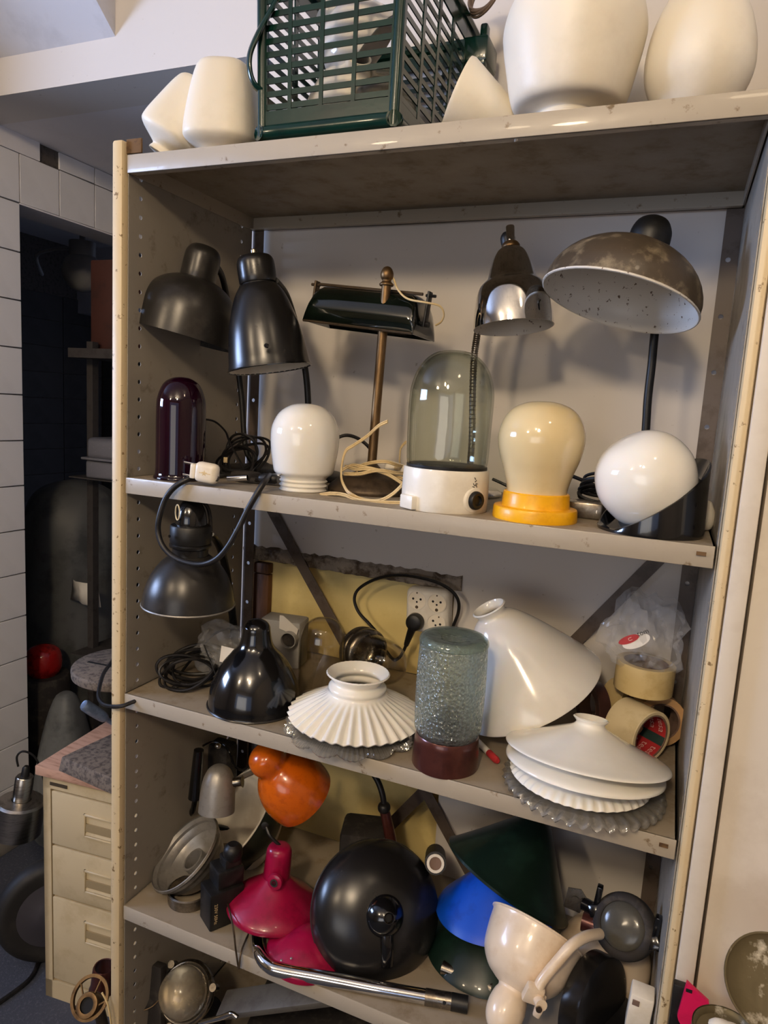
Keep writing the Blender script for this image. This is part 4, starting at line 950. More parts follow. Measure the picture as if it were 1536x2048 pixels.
# ------------------------------------------------------------------ third shelf
# black industrial lamp on a bent arm
s = 0.00094
lp = thing('workshop_lamp', 'satin black workshop lamp with bell cap on a bent arm above the third shelf', 'lamp', (0.115, 0.27, Z3))
s *= 0.95
A0 = V((0.1220, 0.0350, -0.2310)); MH = AX(A0, (0.015, 0.0, 1))
one(shell(smooth([(95*s, 0), (94*s, 8*s), (89*s, 34*s), (78*s, 62*s), (62*s, 86*s), (47*s, 100*s), (38*s, 106*s)], 4), 0.0014, 56), 'lamp_shade', [M_dgrey, M_dust], lp, MH)
cir = [A0+(MH.to_3x3() @ V((95*s*math.cos(a), 95*s*math.sin(a), 0))) for a in [2*PI*k/48 for k in range(48)]]
one(tube(cir, 0.0018, 6, 1, True), 'rim_bead', M_silver, lp)
one(solid(smooth([(37*s, 104*s), (37*s, 120*s), (42*s, 123*s), (43*s, 129*s), (38*s, 133*s)], 2), 40), 'neck_ring', M_blacks, lp, MH)
one(solid([(41*s, 132*s), (42*s, 134*s), (42*s, 166*s), (40*s, 169*s), (34*s, 170*s)], 40), 'socket_band', M_blackp, lp, MH)
one(solid(smooth([(32*s, 168*s), (32*s, 180*s), (28*s, 200*s), (19*s, 217*s), (9*s, 224*s), (7*s, 228*s), (0, 229*s)], 3), 36), 'bell_cap', M_blackg, lp, MH)
one(solid([(3*s, 0), (3*s, 2*s)], 10), 'band_screw', M_blackg, lp, AX(A0+V((-0.012, -0.0415, 150*s)), (-0.25, -1, 0)))
g = G(); cz = 198*s
pts = [A0+V((-0.006+0.006*math.cos(a), -0.0285-0.0018*math.cos(a), cz+0.014*math.sin(a))) for a in [2*PI*k/12 for k in range(12)]]
g.add(tube(pts, 0.0013, 6, 2, True)); g.build('pale_loop', M_tape2, lp)  # thin pale oval outline on the bell cap
one(tube([A0+V((0.0, 0.0, 226*s)), (0.1170, 0.0400, -0.0350), (0.1330, 0.0450, -0.0330), (0.1440, 0.0550, -0.0450), (0.1480, 0.0600, -0.0660), (0.1500, 0.0600, -0.0920)], 0.0036, 8), 'cap_cord', M_rubber, lp)
one(tube([A0+V((0.03, 0.02, 150*s)), (0.1290, 0.1000, -0.1130), (0.1170, 0.1400, -0.1460), (0.1020, 0.1800, -0.1970), (0.1000, 0.2000, -0.2560), (0.0960, 0.2200, -0.3170), (0.0920, 0.2400, -0.3800), (0.105, 0.25, Z3+0.03), (0.105, 0.25, Z3+0.01)], 0.0085, 10, flat=0.55), 'bent_arm', M_blacks, lp)
one(solid(smooth([(0.075, 0), (0.077, 0.006), (0.068, 0.016), (0.02, 0.022)], 2), 36), 'lamp_base', M_blacks, lp, T((0.10, 0.25, Z3)))
# cable coil with the tail leaving over the left post
g = G(); r0 = random.Random(11)
for k in range(9):
    c = V((0.088+r0.uniform(-.008, .008), 0.10+r0.uniform(-.02, .02), Z3+0.030+r0.uniform(-.004, .012))); ra = 0.052+r0.uniform(-.016, .006); rb = 0.026+r0.uniform(-.006, .012)
    g.add(tube([c+V((ra*math.cos(a), 0.035*math.sin(a+k*0.3), max(rb*math.sin(a+0.4*math.sin(k)), -c.z+Z3+0.003))) for a in [2*PI*q/10 for q in range(10)]], 0.0030, 6, 5, True))
g.add(tube([(0.1150, 0.2000, -0.3240), (0.0770, 0.2000, -0.3390), (0.0530, 0.1900, -0.3610), (0.0350, 0.1800, -0.3900), (0.0260, 0.1500, -0.4150), (0.0410, 0.1000, -0.4280)], 0.0030, 6))
g.add(tube([(0.075, 0.08, Z3+0.006), (0.0430, 0.0450, -0.4320), (0.0350, 0.0120, -0.4300), (0.0230, -0.0060, -0.4350), (0.0130, -0.0180, -0.4390), (-0.0080, -0.0220, -0.4440), (-0.0340, -0.0200, -0.4450), (-0.0600, -0.0050, -0.4410), (-0.0810, 0.0200, -0.4310), (-0.1000, 0.0500, -0.4190), (-0.1100, 0.0800, -0.4090), (-0.1160, 0.1000, -0.4000)], 0.0040, 8))
tag(g.build('cable_coil', M_rubber), 'coiled black cable at the left end of the third shelf, tail over the post', 'cable')
# clear bag with white card
g = G(); bm = bmesh.new(); bmesh.ops.create_icosphere(bm, subdivisions=4, radius=1.0); r0 = random.Random(4)
ph = [r0.uniform(0, 6) for _ in range(12)]
for v in bm.verts:
    d = v.co.normalized(); w = 1+0.10*math.sin(5*d.x+ph[0]+3*d.z)+0.07*math.sin(9*d.y+ph[1]-6*d.x)+0.05*math.sin(14*d.z+ph[2]+8*d.x)
    w += r0.uniform(-0.03, 0.03)
    v.co = V((d.x*0.070*w, d.y*0.045*w, d.z*0.062*w))
vs = [tuple(v.co) for v in bm.verts]; fs = [tuple(v.index for v in f.verts) for f in bm.faces]; bm.free()
bc = V((0.1300, 0.1500, -0.3830)); bc.z = Z3+0.0635
bg_ = one((vs, fs, [0]*len(fs)), 'clear_bag', M_foil, None, T(bc), ang=16); tag(bg_, 'crumpled clear plastic bag with a white card behind the black enamel shade', 'bag')
one(bx((0.050, 0.001, 0.032), 0), 'white_card', M_white, bg_, AX(V((0.1760, 0.1000, -0.3450)), (0.03, 0.12, 1)))
one(tube([(0.1110, 0.1000, -0.3340), (0.1240, 0.0950, -0.3510), (0.1390, 0.0900, -0.3670), (0.1490, 0.0900, -0.3880)], 0.0016, 6), 'torn_seam', M_blackp, bg_)
# black enamel bell shade
s = 0.00096
p = V(((0.2430, 0.0820, -0.4320)[0], 0.084, Z3))
prof = smooth([(92*s, 3*s), (91*s, 8*s), (89*s, 25*s), (82*s, 52*s), (68*s, 81*s), (50*s, 105*s), (37*s, 119*s), (31*s, 132*s), (28*s, 149*s), (26*s, 162*s), (19*s, 171*s), (8*s, 176*s), (0, 177*s)], 4)
be = one(shell(prof, 0.0016, 60), 'enamel_lampshade', M_blackg, None, T(p)); tag(be, 'glossy black enamel bell shade standing on the front edge of the third shelf', 'lampshade')
cir = [p+V((92*s*math.cos(a), 92*s*math.sin(a), 2.5*s)) for a in [2*PI*k/48 for k in range(48)]]
one(tube(cir, 0.0020, 6, 1, True), 'rim_bead', M_dgrey, be)
# grey box with tag
gx_ = thing('grey_plastic_box', 'grey plastic junction box with a round opening behind the black enamel shade', 'box', V((0.1880, 0.3000, -0.3910)))
bp_ = V((0.1780, 0.3000, -0.3810)); bp_.z = Z3+0.053
MBX = T(bp_, 0.15)
one(bx((0.095, 0.06, 0.106), 0.006), 'box_body', M_boxgrey, gx_, MBX)
one(shell([(0.018, 0), (0.018, 0.02)], 0.002, 24), 'round_opening', M_boxgrey, gx_, MBX @ T((0.028, -0.03, 0.018)) @ Matrix.Rotation(PI/2, 4, 'X'))
one(solid([(0.016, 0.0), (0.016, 0.012)], 24), 'opening_dark', M_dust, gx_, MBX @ T((0.028, -0.03, 0.018)) @ Matrix.Rotation(PI/2, 4, 'X'))
one(prism([(-0.02, 0), (0.02, -0.012), (0.024, 0.004), (-0.012, 0.03), (-0.02, 0.03)], 0.001), 'white_tag', M_white, gx_, MBX @ T((0.022, -0.036, 0.038)) @ Matrix.Rotation(PI/2, 4, 'X'))
# clear glass dome
p = V(((0.3360, 0.1780, -0.4140)[0], 0.178, Z3))
prof = smooth([(0.043, 0), (0.046, 0.006), (0.0455, 0.05), (0.0450, 0.10), (0.0435, 0.125), (0.036, 0.147), (0.021, 0.159), (0, 0.163)], 4)
tag(one(shell(prof, 0.0018, 48), 'glass_dome', M_glass2, None, T(p)), 'clear glass dome standing behind the ruffled white shade', 'glass dome')
# jar lamp lying on its side with metal cap
lj = thing('well_glass_lamp', 'clear well glass lamp with worn metal cap lying under the wall sockets', 'lamp', V((0.4350, 0.2700, -0.3560)))
J0, J1 = V((0.3670, 0.3000, -0.3570)), V((0.5120, 0.2150, -0.3550)); ja = (J1-J0).normalized(); MJ = AX(J0, ja)
s = 0.00103
one(lathe(smooth([(0, -26*s), (30*s, -24*s), (44*s, -16*s), (49*s, -6*s), (50*s, 4*s), (48*s, 8*s), (50*s, 12*s), (50*s, 22*s), (46*s, 28*s), (40*s, 30*s)], 2), 48), 'metal_cap', M_nickel, lj, MJ)
one(shell(smooth([(43*s, 28*s), (44*s, 50*s), (43*s, 84*s), (36*s, 108*s), (20*s, 123*s), (0, 128*s)], 4), 0.002, 48), 'well_glass', M_glass2, lj, MJ)
one(lathe(smooth([(0, 80*s), (14*s, 78*s), (21*s, 66*s), (20*s, 50*s), (12*s, 36*s), (11*s, 28*s)], 3), 24), 'bulb', M_glass2, lj, MJ)
# ruffled white shade on a crystal shade
s = 0.00091
pc_ = V(((0.4530, 0.0800, -0.4250)[0], 0.080, Z3))
def scallop(i, a, r, z):
    k = max(0.0, min(1.0, (r-0.062)/0.05)); w = abs(math.sin(7*a))
    return (r*(1+0.06*k*(w-0.5)) + 0.0022*k*math.cos(84*a), z+0.006*k*(0.5-w)+0.0018*k*math.cos(84*a)+0.003*k)
cr = one(shell(smooth([(0.119, 0.002), (0.108, 0.0095), (0.088, 0.018), (0.060, 0.026), (0.034, 0.032)], 4), 0.005, 336, wave=scallop), 'crystal_lampshade', M_crystal, None, T(pc_+V((0, 0, 0.003))), ang=70)
tag(cr, 'clear pressed glass shade with scalloped fan edge under the ruffled white shade', 'lampshade')
NP = 36
def ruffle(i, a, r, z):
    k = max(0.0, min(1.0, (r-58*s)/(60*s)))
    return (r*(1+0.022*k*math.cos(NP*a)), z+0.0030*k*math.cos(NP*a))
prof = smooth([(134*s, 0), (120*s, 9*s), (92*s, 26*s), (66*s, 40*s), (58*s, 46*s)], 4)+smooth([(55*s, 50*s), (58*s, 56*s), (56*s, 61*s), (49*s, 67*s), (51*s, 73*s), (61*s, 83*s), (63*s, 85*s)], 3)
rf = one(shell(prof, 0.0030, 216, wave=ruffle), 'ruffled_lampshade', M_opal, None, T((pc_.x+0.002, pc_.y+0.010, Z3+0.027)), ang=70)
tag(rf, 'pleated white opal glass shade with flared neck stacked on a crystal shade', 'lampshade')
# hammered jar lamp with brown base
s = 0.00083
p = V(((0.6390, 0.0500, -0.4300)[0], 0.050, Z3))
hs = s*0.875
jl = thing('jar_lamp', 'upturned hammered glass jar lamp on a shiny brown base in front of the opal cone', 'lamp', p)
one(solid(smooth([(66*s, 0), (67*s, 3*hs), (65*s, 40*hs), (63*s, 70*hs), (60*s, 73*hs)], 2), 48), 'brown_base', M_copperb, jl, T(p), ang=30)
jp = smooth([(54*s, 66*hs), (60*s, 74*hs), (66*s, 88*hs), (68*s, 110*hs), (68*s, 190*hs), (67*s, 278*hs), (64*s, 294*hs), (55*s, 301*hs), (36*s, 298*hs), (0, 295*hs)], 4)
def hammer(i, a, r, z):
    k = 1.0 if 80*hs < z < 284*hs else 0.0
    return (r*(1+0.011*k*math.sin(54*a+(PI if int(z/0.0042) % 2 else 0))*math.sin(z*PI/0.0042)), z)
jp2 = [(54*s, 66*hs), (60*s, 74*hs)]+[((66+2*math.sin(PI*q/96))*s, (86+200*q/96)*hs) for q in range(97)]+smooth([(64*s, 294*hs), (55*s, 301*hs), (36*s, 298*hs), (0, 295*hs)], 3)
one(shell(jp2, 0.003, 216, wave=hammer), 'hammered_glass', M_glass_tex, jl, T(p))
one(lathe(smooth([(64*s, 284*hs), (68.5*s, 288*hs), (66*s, 298*hs), (56*s, 303*hs), (30*s, 299*hs), (30*s, 297*hs), (56*s, 299.5*hs), (62*s, 292*hs)], 2), 56, True), 'thick_rim', M_glass_green, jl, T(p))
one(solid(smooth([(20*s, 66*hs), (20*s, 90*hs), (27*s, 100*hs), (27*s, 118*hs), (15*s, 132*hs), (0, 136*hs)], 2), 24), 'lamp_socket', M_blackp, jl, T(p))
# large opal cone lying tilted
s = 0.00093
oc = V((0.7390, 0.2400, -0.3420)); oa = V((V((0.6280, 0.2350, -0.2100))-oc)); oa = V((-0.47, -0.22, 0.86)).normalized()
oc = oc + V((0, 0, 0))
s *= 0.955
prof = smooth([(153*s, 0), (152*s, 5*s), (138*s, 34*s), (111*s, 78*s), (82*s, 124*s), (58*s, 157*s), (43*s, 173*s), (33*s, 180*s), (30*s, 186*s), (33*s, 194*s), (36*s, 198*s)], 4)
tag(one(shell(prof, 0.0032, 72), 'opal_cone_lampshade', M_opal_t, None, AX(oc, oa)), 'large white opal glass cone shade leaning on its rim behind the hammered jar lamp', 'lampshade')
# stack of flat shades on the right
s = 0.00079
sx, sy = (0.8580, 0.0720, -0.4260)[0], 0.075
def crimp(i, a, r, z):
    k = max(0.0, min(1.0, (r-0.095)/0.02)); return (r*(1+0.016*k*math.cos(40*a)), z+0.0040*k*math.sin(40*a))
q = 0.006
cp_ = one(shell(smooth([(0.124, 0.005), (0.119, 0.010), (0.108, 0.012), (0.085, 0.016), (0.05, 0.021), (0.035, 0.022)], 4), 0.004, 200, wave=crimp), 'crimped_glass_lampshade', M_crystal, None, T((sx, sy, Z3+0.004)), ang=70)
tag(cp_, 'clear crimped glass shade at the bottom of the stack on the right', 'lampshade')
def scal2(i, a, r, z):
    k = max(0.0, min(1.0, (r-0.09)/0.015)); return (r*(1+0.010*k*math.cos(44*a)), z+0.0012*k*math.cos(44*a))
M3 = AX((sx-0.006, sy+0.003, Z3+0.020), (0.00, 0.04, 1))
tag(one(shell(smooth([(0.108, 0.0), (0.100, 0.008), (0.075, 0.017), (0.045, 0.026), (0.03, 0.029)], 4), 0.0028, 176, wave=scal2), 'scalloped_lampshade', M_opal, None, M3, ang=60), 'white glass shade with beaded scalloped edge above the crimped clear one', 'lampshade')
M2 = AX((sx-0.001, sy+0.006, Z3+0.038), (0.01, 0.14, 1))
tag(one(shell(smooth([(0.1225, 0.0), (0.119, 0.005), (0.095, 0.014), (0.06, 0.024), (0.03, 0.031)], 4), 0.0028, 80), 'shallow_lampshade', M_opal, None, M2), 'plain shallow white glass shade in the middle of the stack on the right', 'lampshade')
M1 = AX((sx+0.001, sy+0.010, Z3+0.056), (0.01, 0.21, 1))
tag(one(shell(smooth([(0.127, 0.0), (0.124, 0.003), (0.107, 0.009), (0.076, 0.021), (0.045, 0.034), (0.029, 0.041), (0.0235, 0.045), (0.0225, 0.049), (0.026, 0.053), (0.0275, 0.055)], 4), 0.0028, 80), 'cone_lampshade', M_opal, None, M1), 'white glass cone shade with collar on top of the stack on the right', 'lampshade')
# tape rolls
def tape(loc, axis, R, h, label, m, name='tape_roll', core=M_card, t=0.012):
    r = thing(name, label, 'tape', loc); M = AX(loc, axis)
    one(lathe([(R-t, 0), (R-0.001, 0), (R, 0.001), (R, h-0.001), (R-0.001, h), (R-t, h)], 48, True), 'tape', m, r, M, ang=30)
    one(lathe([(R-t-0.003, 0.0005), (R-t-0.0001, 0.0005), (R-t-0.0001, h-0.0005), (R-t-0.003, h-0.0005)], 48, True), 'core', core, r, M, ang=30)
    return r, M
ta = V((0.76, -0.62, 0.0)).normalized(); R = 0.046
tp = V((0.9020, 0.2620, -0.3900)); tp.z = Z3+R+0.001
r1, MT = tape(tp, ta, R, 0.066, 'cream tape roll lying on its side with red printed core facing out', M_tape2, t=0.006)
def core_patch(a0, a1, h0, h1, R, m, name):
    vs, fs = [], []; n = max(6, int(abs(a1-a0)*12))
    for i in range(n+1):
        a = a0+(a1-a0)*i/n
        for h in (h0, h1): vs.append((R*math.cos(a), R*math.sin(a), h))
    for i in range(n): fs.append((2*i, 2*i+1, 2*i+3, 2*i+2))
    return one((vs, fs, [0]*len(fs)), name, m, r1, MT)
RC = R-0.0095
core_patch(0, 2*PI, 0.002, 0.064, RC, M_tesared, 'printed_core')
for k in range(4):
    core_patch(k*PI/2+0.9, k*PI/2+1.35, 0.003, 0.0645, RC-0.0003, M_tesagreen, 'printed_band')
    tg = text_geo('tesa', 0.018)
    for j, hoff in enumerate((0.016, 0.036, 0.055)):
        vs = []
        for v in tg[0]:
            a = k*PI/2+0.33-v[0]/RC; h = hoff+v[1]
            vs.append(((RC-0.0006)*math.cos(a), (RC-0.0006)*math.sin(a), h))
        one((vs, tg[1], tg[2]), 'lettering', M_print, r1, MT)
tq = V((0.925, 0.315, Z3+0.095))
r2, _ = tape(((0.9290, 0.2750, -0.3320)[0], 0.285, (0.9280, 0.2500, -0.3170)[2]), (0.02, 0.0, 1), 0.05061, 0.052, 'cream tape roll lying flat on the other rolls under the crumpled film', M_tape)
tape((0.885, 0.345, Z3+0.049), (0.25, -0.15, 1) if False else (0.75, -0.6, 0.15), 0.048, 0.05, 'pale yellow tape roll at the back behind the brown roll', M_tape)
tape((0.836, 0.30, Z3+0.047), (0.80, 0.55, 0.0), 0.046, 0.024, 'dark brown tape roll standing between the opal cone and the cream rolls', M_tapebr)
tape((0.952, 0.330, Z3+0.048), (0.3, -0.9, 0.05), 0.046, 0.045, 'tan tape roll seen between the stacked cream rolls', mat('tan_tape', (190, 150, 104), 0.4))
# crumpled plastic film with a printed oval
bm = bmesh.new(); bmesh.ops.create_icosphere(bm, subdivisions=4, radius=1.0); ph = [r0.uniform(0, 6) for _ in range(12)]
for v in bm.verts:
    d = v.co.normalized(); w = 1+0.13*math.sin(5*d.x+ph[0]+4*d.z)+0.09*math.sin(8*d.y+ph[1]-6*d.x)+0.07*math.sin(13*d.z+ph[2]+9*d.x)+0.04*math.sin(23*d.x-19*d.z+ph[4])
    w += r0.uniform(-0.055, 0.055)
    v.co = V((d.x*0.066*w, d.y*0.050*w, d.z*0.066*w+(0.012 if d.z > 0.6 else 0)))
vs = [tuple(v.co) for v in bm.verts]; fs = [tuple(v.index for v in f.verts) for f in bm.faces]; bm.free()
fc = V((0.9230, 0.2850, -0.2190))
fl_ = one((vs, fs, [0]*len(fs)), 'crumpled_film', M_foil2, None, T(fc), ang=14); tag(fl_, 'crumpled clear packing film with red printed oval on top of the tape rolls', 'plastic film')
pz = V((0.9020, 0.2250, -0.2110)); MO = AX(pz, (0.0, -1.0, 0.25), 0.0)
xa = V((0.86, 0.0, 0.50)).normalized(); za = V((0.1, -1, 0.2)).normalized(); ya = za.cross(xa).normalized(); xa = ya.cross(za)
MO = Matrix.Translation(pz) @ Matrix((xa, ya, za)).transposed().to_4x4()
def oval(rx, ry, t, n=28): return prism([(rx*math.cos(2*PI*k/n), ry*math.sin(2*PI*k/n)) for k in range(n)], t)
lb = one(oval(0.024, 0.011, 0.0006), 'film_label', M_white, fl_, MO @ T((0.006, -0.006, 0)))
one(oval(0.018, 0.0065, 0.0006), 'printed_oval', M_tesared, lb, MO @ T((-0.004, 0.001, 0.0007)))
one(text_geo('tom', 0.012, 0.0001), 'lettering', M_ink, lb, MO @ T((0.022, 0.004, 0.0016)))
one(text_geo('U', 0.009, 0.0001), 'lettering', M_print, lb, MO @ T((-0.002, 0.001, 0.0016)) @ Matrix.Rotation(-PI/2, 4, 'Z'))
# marker pen
mk = thing('marker_pen', 'white marker pen with red cap lying between jar lamp and flat shades', 'pen', V((0.7060, 0.1000, -0.3980)))
m0, m1 = V((0.6780, 0.1300, -0.4000)), V((0.7200, 0.0850, -0.4070)); m0.z = Z3+0.006; m1.z = Z3+0.006
dm = (m1-m0); L_ = 0.085
MM = AX(m1-dm.normalized()*L_, dm)
one(solid([(0.0055, 0), (0.0055, 0.055)], 16), 'barrel', M_white, mk, MM); one(solid([(0.006, 0.055), (0.006, 0.080), (0.004, 0.085)], 16), 'cap', M_tesared, mk, MM)

# wall sockets
sk0 = V((0.4830, 0.3900, -0.2710)); sk0.y = 0.412
ws = thing('socket_block', 'white four way mains socket block on the wall', 'socket', (sk0.x, 0.412, sk0.z))
MSK = Matrix.Translation((sk0.x, 0.3915, sk0.z)) @ Matrix.Rotation(-0.04, 4, 'Y')
bm_ = bx((0.098, 0.041, 0.098), 0.0135, 4)
one(bm_, 'socket_body', M_socket, ws, MSK)
SOCK = {}
for i, (dx, dz, rot) in enumerate(((-0.022, 0.023, 0.0), (0.023, 0.022, 0.0), (0.023, -0.023, 0.35), (-0.022, -0.023, 0.0))):
    Mq = MSK @ T((dx, -0.0205, dz)) @ Matrix.Rotation(PI/2, 4, 'X') @ Matrix.Rotation(-rot, 4, 'Z')
    SOCK[i] = Mq
    so = one(lathe([(0.0205, 0), (0.0215, 0.0012), (0.0200, 0.0014), (0.0192, 0.0002)], 36, True), 'socket_ring', M_socket, ws, Mq)
    one(solid([(0.0192, 0.0), (0.0192, 0.0004)], 36), 'socket_face', M_boxgrey if False else M_whitep, so, Mq)
    g = G()
    for hx, hy in ((-0.0085, 0.003), (0.0085, 0.003)): g.add(solid([(0.0026, 0.0004), (0.0026, 0.0007)], 12), Mq @ T((hx, hy, 0)))
    g.add(solid([(0.0022, 0.0004), (0.0022, 0.0007)], 12), Mq @ T((0, -0.0035, 0)))
    g.build('pin_hole', M_dark, so)
    g = G(); g.add(solid([(0.0036, 0.0004), (0.0034, 0.0010)], 12), Mq @ T((0.0, -0.0148, 0))); g.add(bx((0.003, 0.003, 0.001)), Mq @ T((0, 0.0165, 0.0006))); g.build('earth_clip', M_brassd, so)
bpq = thing('black_plug', 'black angled mains plug in the lower left socket with its cable looping over the sockets', 'plug', SOCK[3].translation)
one(solid(smooth([(0.0185, 0.0006), (0.019, 0.010), (0.017, 0.020), (0.008, 0.023)], 2), 28), 'plug_body', M_blackp, bpq, SOCK[3])
k0 = SOCK[3].translation+V((0.0, -0.012, -0.002)); k1 = V((0.4410, 0.3750, -0.3540))
one(tube([k0, k0*0.5+k1*0.5+V((0, -0.002, 0)), k1], 0.0098, 10, 4, rfun=lambda t: 1.1-0.55*t), 'plug_neck', M_blackp, bpq)
one(tube([k1, (0.4350, 0.3750, -0.3700), (0.4320, 0.3600, -0.3800), (0.4210, 0.3500, -0.3820), (0.3910, 0.3600, -0.3590), (0.3680, 0.3850, -0.3450), (0.3410, 0.3950, -0.3280), (0.3150, 0.3950, -0.3070), (0.3020, 0.3950, -0.2800), (0.3090, 0.3950, -0.2550), (0.3380, 0.3950, -0.2310), (0.3770, 0.3920, -0.2130), (0.4190, 0.3850, -0.2030), (0.4630, 0.3800, -0.2010), (0.5050, 0.3780, -0.2060), (0.5360, 0.3760, -0.2190), (0.5500, 0.3780, -0.2380), (0.5500, 0.3840, -0.2640), (0.5400, 0.3920, -0.2950), (0.5310, 0.3950, -0.3260), (0.5300, 0.3950, -0.3660)], 0.0036, 8), 'plug_cable', M_rubber, bpq)

# ------------------------------------------------------------------ fourth shelf
# dark wall lamp with grey spot head
sp = thing('spot_lamp', 'black bracket lamp with small matt silver bullet head at the left of the fourth shelf', 'lamp', (0.10, 0.26, Z4))
s = 0.00102
A0 = V((0.1510, 0.1000, -0.6820)); A1 = V((0.1450, 0.1150, -0.5960)); ax = (A1-A0).normalized(); MH = AX(A0, ax)
one(shell(smooth([(36*s, 0), (35*s, 30*s), (32*s, 58*s), (24*s, 80*s), (12*s, 91*s), (0, 93*s)], 4), 0.0014, 44), 'bullet_head', [M_silver, M_dust], sp, MH)
one(solid(smooth([(9*s, 0), (9*s, 18*s), (12*s, 22*s)], 2), 18), 'swivel', M_nickel, sp, AX(V((0.1730, 0.1200, -0.6230)), (1, 0.4, 0.2)))
one(tube([(0.1740, 0.1250, -0.6220), (0.1840, 0.1500, -0.6200), (0.1950, 0.1900, -0.6210), (0.2080, 0.2200, -0.6170)], 0.0062, 10, flat=0.8), 'spot_arm', M_silver, sp)
g = G()
g.add(tube([(0.0290, 0.2000, -0.6250), (0.0230, 0.2000, -0.6990), (0.0210, 0.2000, -0.7420)], 0.015, 12, 4, rfun=lambda t: 0.75+0.3*t)); g.build('handle', M_blackg, sp)
one(tube([(0.0240, 0.2200, -0.6260), (0.0360, 0.2400, -0.6220), (0.0610, 0.2500, -0.6270), (0.0800, 0.2500, -0.6470), (0.1090, 0.2200, -0.6490), (0.1450, 0.2000, -0.6420), (0.1640, 0.2000, -0.6250)], 0.0030, 8), 'lead', M_blackg, sp)
g = G(); g.add(bx((0.10, 0.05, 0.13), 0.012), T(V((0.0020, 0.3000, -0.7160)))); g.build('ballast', M_dust, sp)
one(solid(smooth([(0, -0.007), (0.006, -0.004), (0.007, 0), (0.006, 0.004), (0, 0.007)], 2), 16), 'chrome_nut', M_chrome, sp, T((0.0550, 0.2350, -0.6240)))
one(tube([(0.0240, 0.2000, -0.7350), (0.0110, 0.2100, -0.7740), (-0.0130, 0.2350, -0.8270), (0.055, 0.30, Z4+0.01)], 0.007, 10), 'stand_tube', M_blackg, sp)
# two nested enamel bowls
s = 0.00112
R = 105*s
def bowl(R, dep, n=10): return [(R, 0)]+[(R*math.cos(t), dep*math.sin(t)) for t in [PI/2*k/n for k in range(1, n)]]+[(0.02*R, dep)]
c1 = V((0.1030, 0.2350, -0.7800)); a1 = V((0.543, 0.524, -0.70)).normalized()
eb = one(shell(bowl(R, 0.88*R), 0.002, 56), 'enamel_bowl_lampshade', [M_olive, M_in_clean], None, AX(c1, a1)); tag(eb, 'dark green enamel bowl shade lying on its side with cream inside facing left', 'lampshade')
one(tube([c1+(AX((0, 0, 0), a1).to_3x3() @ V((R*math.cos(a), R*math.sin(a), 0))) for a in [2*PI*k/48 for k in range(48)]], 0.0022, 6, 1, True), 'rim_bead', M_in_clean, eb)
one(solid([(0.007, 0), (0.008, 0.004), (0.004, 0.005)], 14), 'fixing_screw', M_blackp, eb, AX(V((0.2340, 0.1550, -0.7190)), (0.4, -0.8, 0.1)))
c2 = V((0.1230, 0.2900, -0.8360))
eb2 = one(shell([(R*0.88, -0.004)]+bowl(R*0.87, 0.40*R), 0.0024, 48), 'enamel_bowl_lampshade', [M_in_clean, M_olive], None, AX(c2, (0.62, 0.55, -0.50))); tag(eb2, 'second enamel bowl shade behind the dark green one showing only its white rim', 'lampshade')
eb2.location = V(eb2.location)
# orange shade
s = 0.00097
O0, O1 = V((0.2610, 0.1050, -0.5410)), V((0.3150, 0.1650, -0.6360)); oa = (O1-O0).normalized()
og = one(shell(smooth([(70*s, 128*s), (72*s, 110*s), (71*s, 84*s), (62*s, 56*s), (48*s, 36*s), (37*s, 25*s), (35*s, 17*s), (37*s, 2*s), (32*s, -16*s), (17*s, -27*s), (0, -30*s)], 4), 0.0018, 56), 'orange_lampshade', [M_orange, M_dust], None, AX(O0, oa)); tag(og, 'orange enamel tulip shade hanging under the third shelf edge', 'lampshade')
one(solid([(0.011, 0), (0.011, 0.016), (0.006, 0.02)], 16), 'black_grip', M_blackp, og, AX(V((0.2320, 0.1250, -0.5390)), (-0.5, 0.2, 0.7)))
# ribbed grey shade on a metal ring
s = 0.00105
c3 = V((0.0680, 0.1050, -0.8030)); a3 = V((0.46, 0.455, -0.76)).normalized()
def ribs(i, a, r, z): return (r*(1+0.026*(1 if i % 2 else -1)), z)
R = 84*s
rb = one(shell([(R, 0), (R*0.97, 4*s), (R*0.95, 10*s), (R*0.90, 16*s), (R*0.88, 24*s), (R*0.82, 32*s), (R*0.79, 40*s), (R*0.72, 48*s), (R*0.68, 56*s), (R*0.60, 60*s), (R*0.55, 65*s), (R*0.44, 69*s), (R*0.30, 72*s)], 0.0016, 60, wave=ribs), 'ribbed_lampshade', [M_alu, M_silver], None, AX(c3, a3), ang=25); tag(rb, 'small ribbed grey aluminium shade tilted open at the left end of the fourth shelf', 'lampshade')
one(shell([(24*s, -4*s), (24*s, 40*s)], 4*s, 32), 'socket_ring', M_silver, rb, AX(c3+a3*(30*s), a3)); one(solid([(18*s, 0), (18*s, 3*s)], 24), 'socket_hole', M_dark, rb, AX(c3+a3*(50*s), a3))
one(shell([(0.044, 0), (0.045, 0.022), (0.042, 0.024)], 0.002, 48), 'base_ring', M_nickel, None, T(V((0.1060, 0.0330, -0.8790))+V((0, 0.044, 0))))
br = bpy.data.objects['base_ring']; tag(br, 'pale metal ring lying under the ribbed grey shade', 'ring')
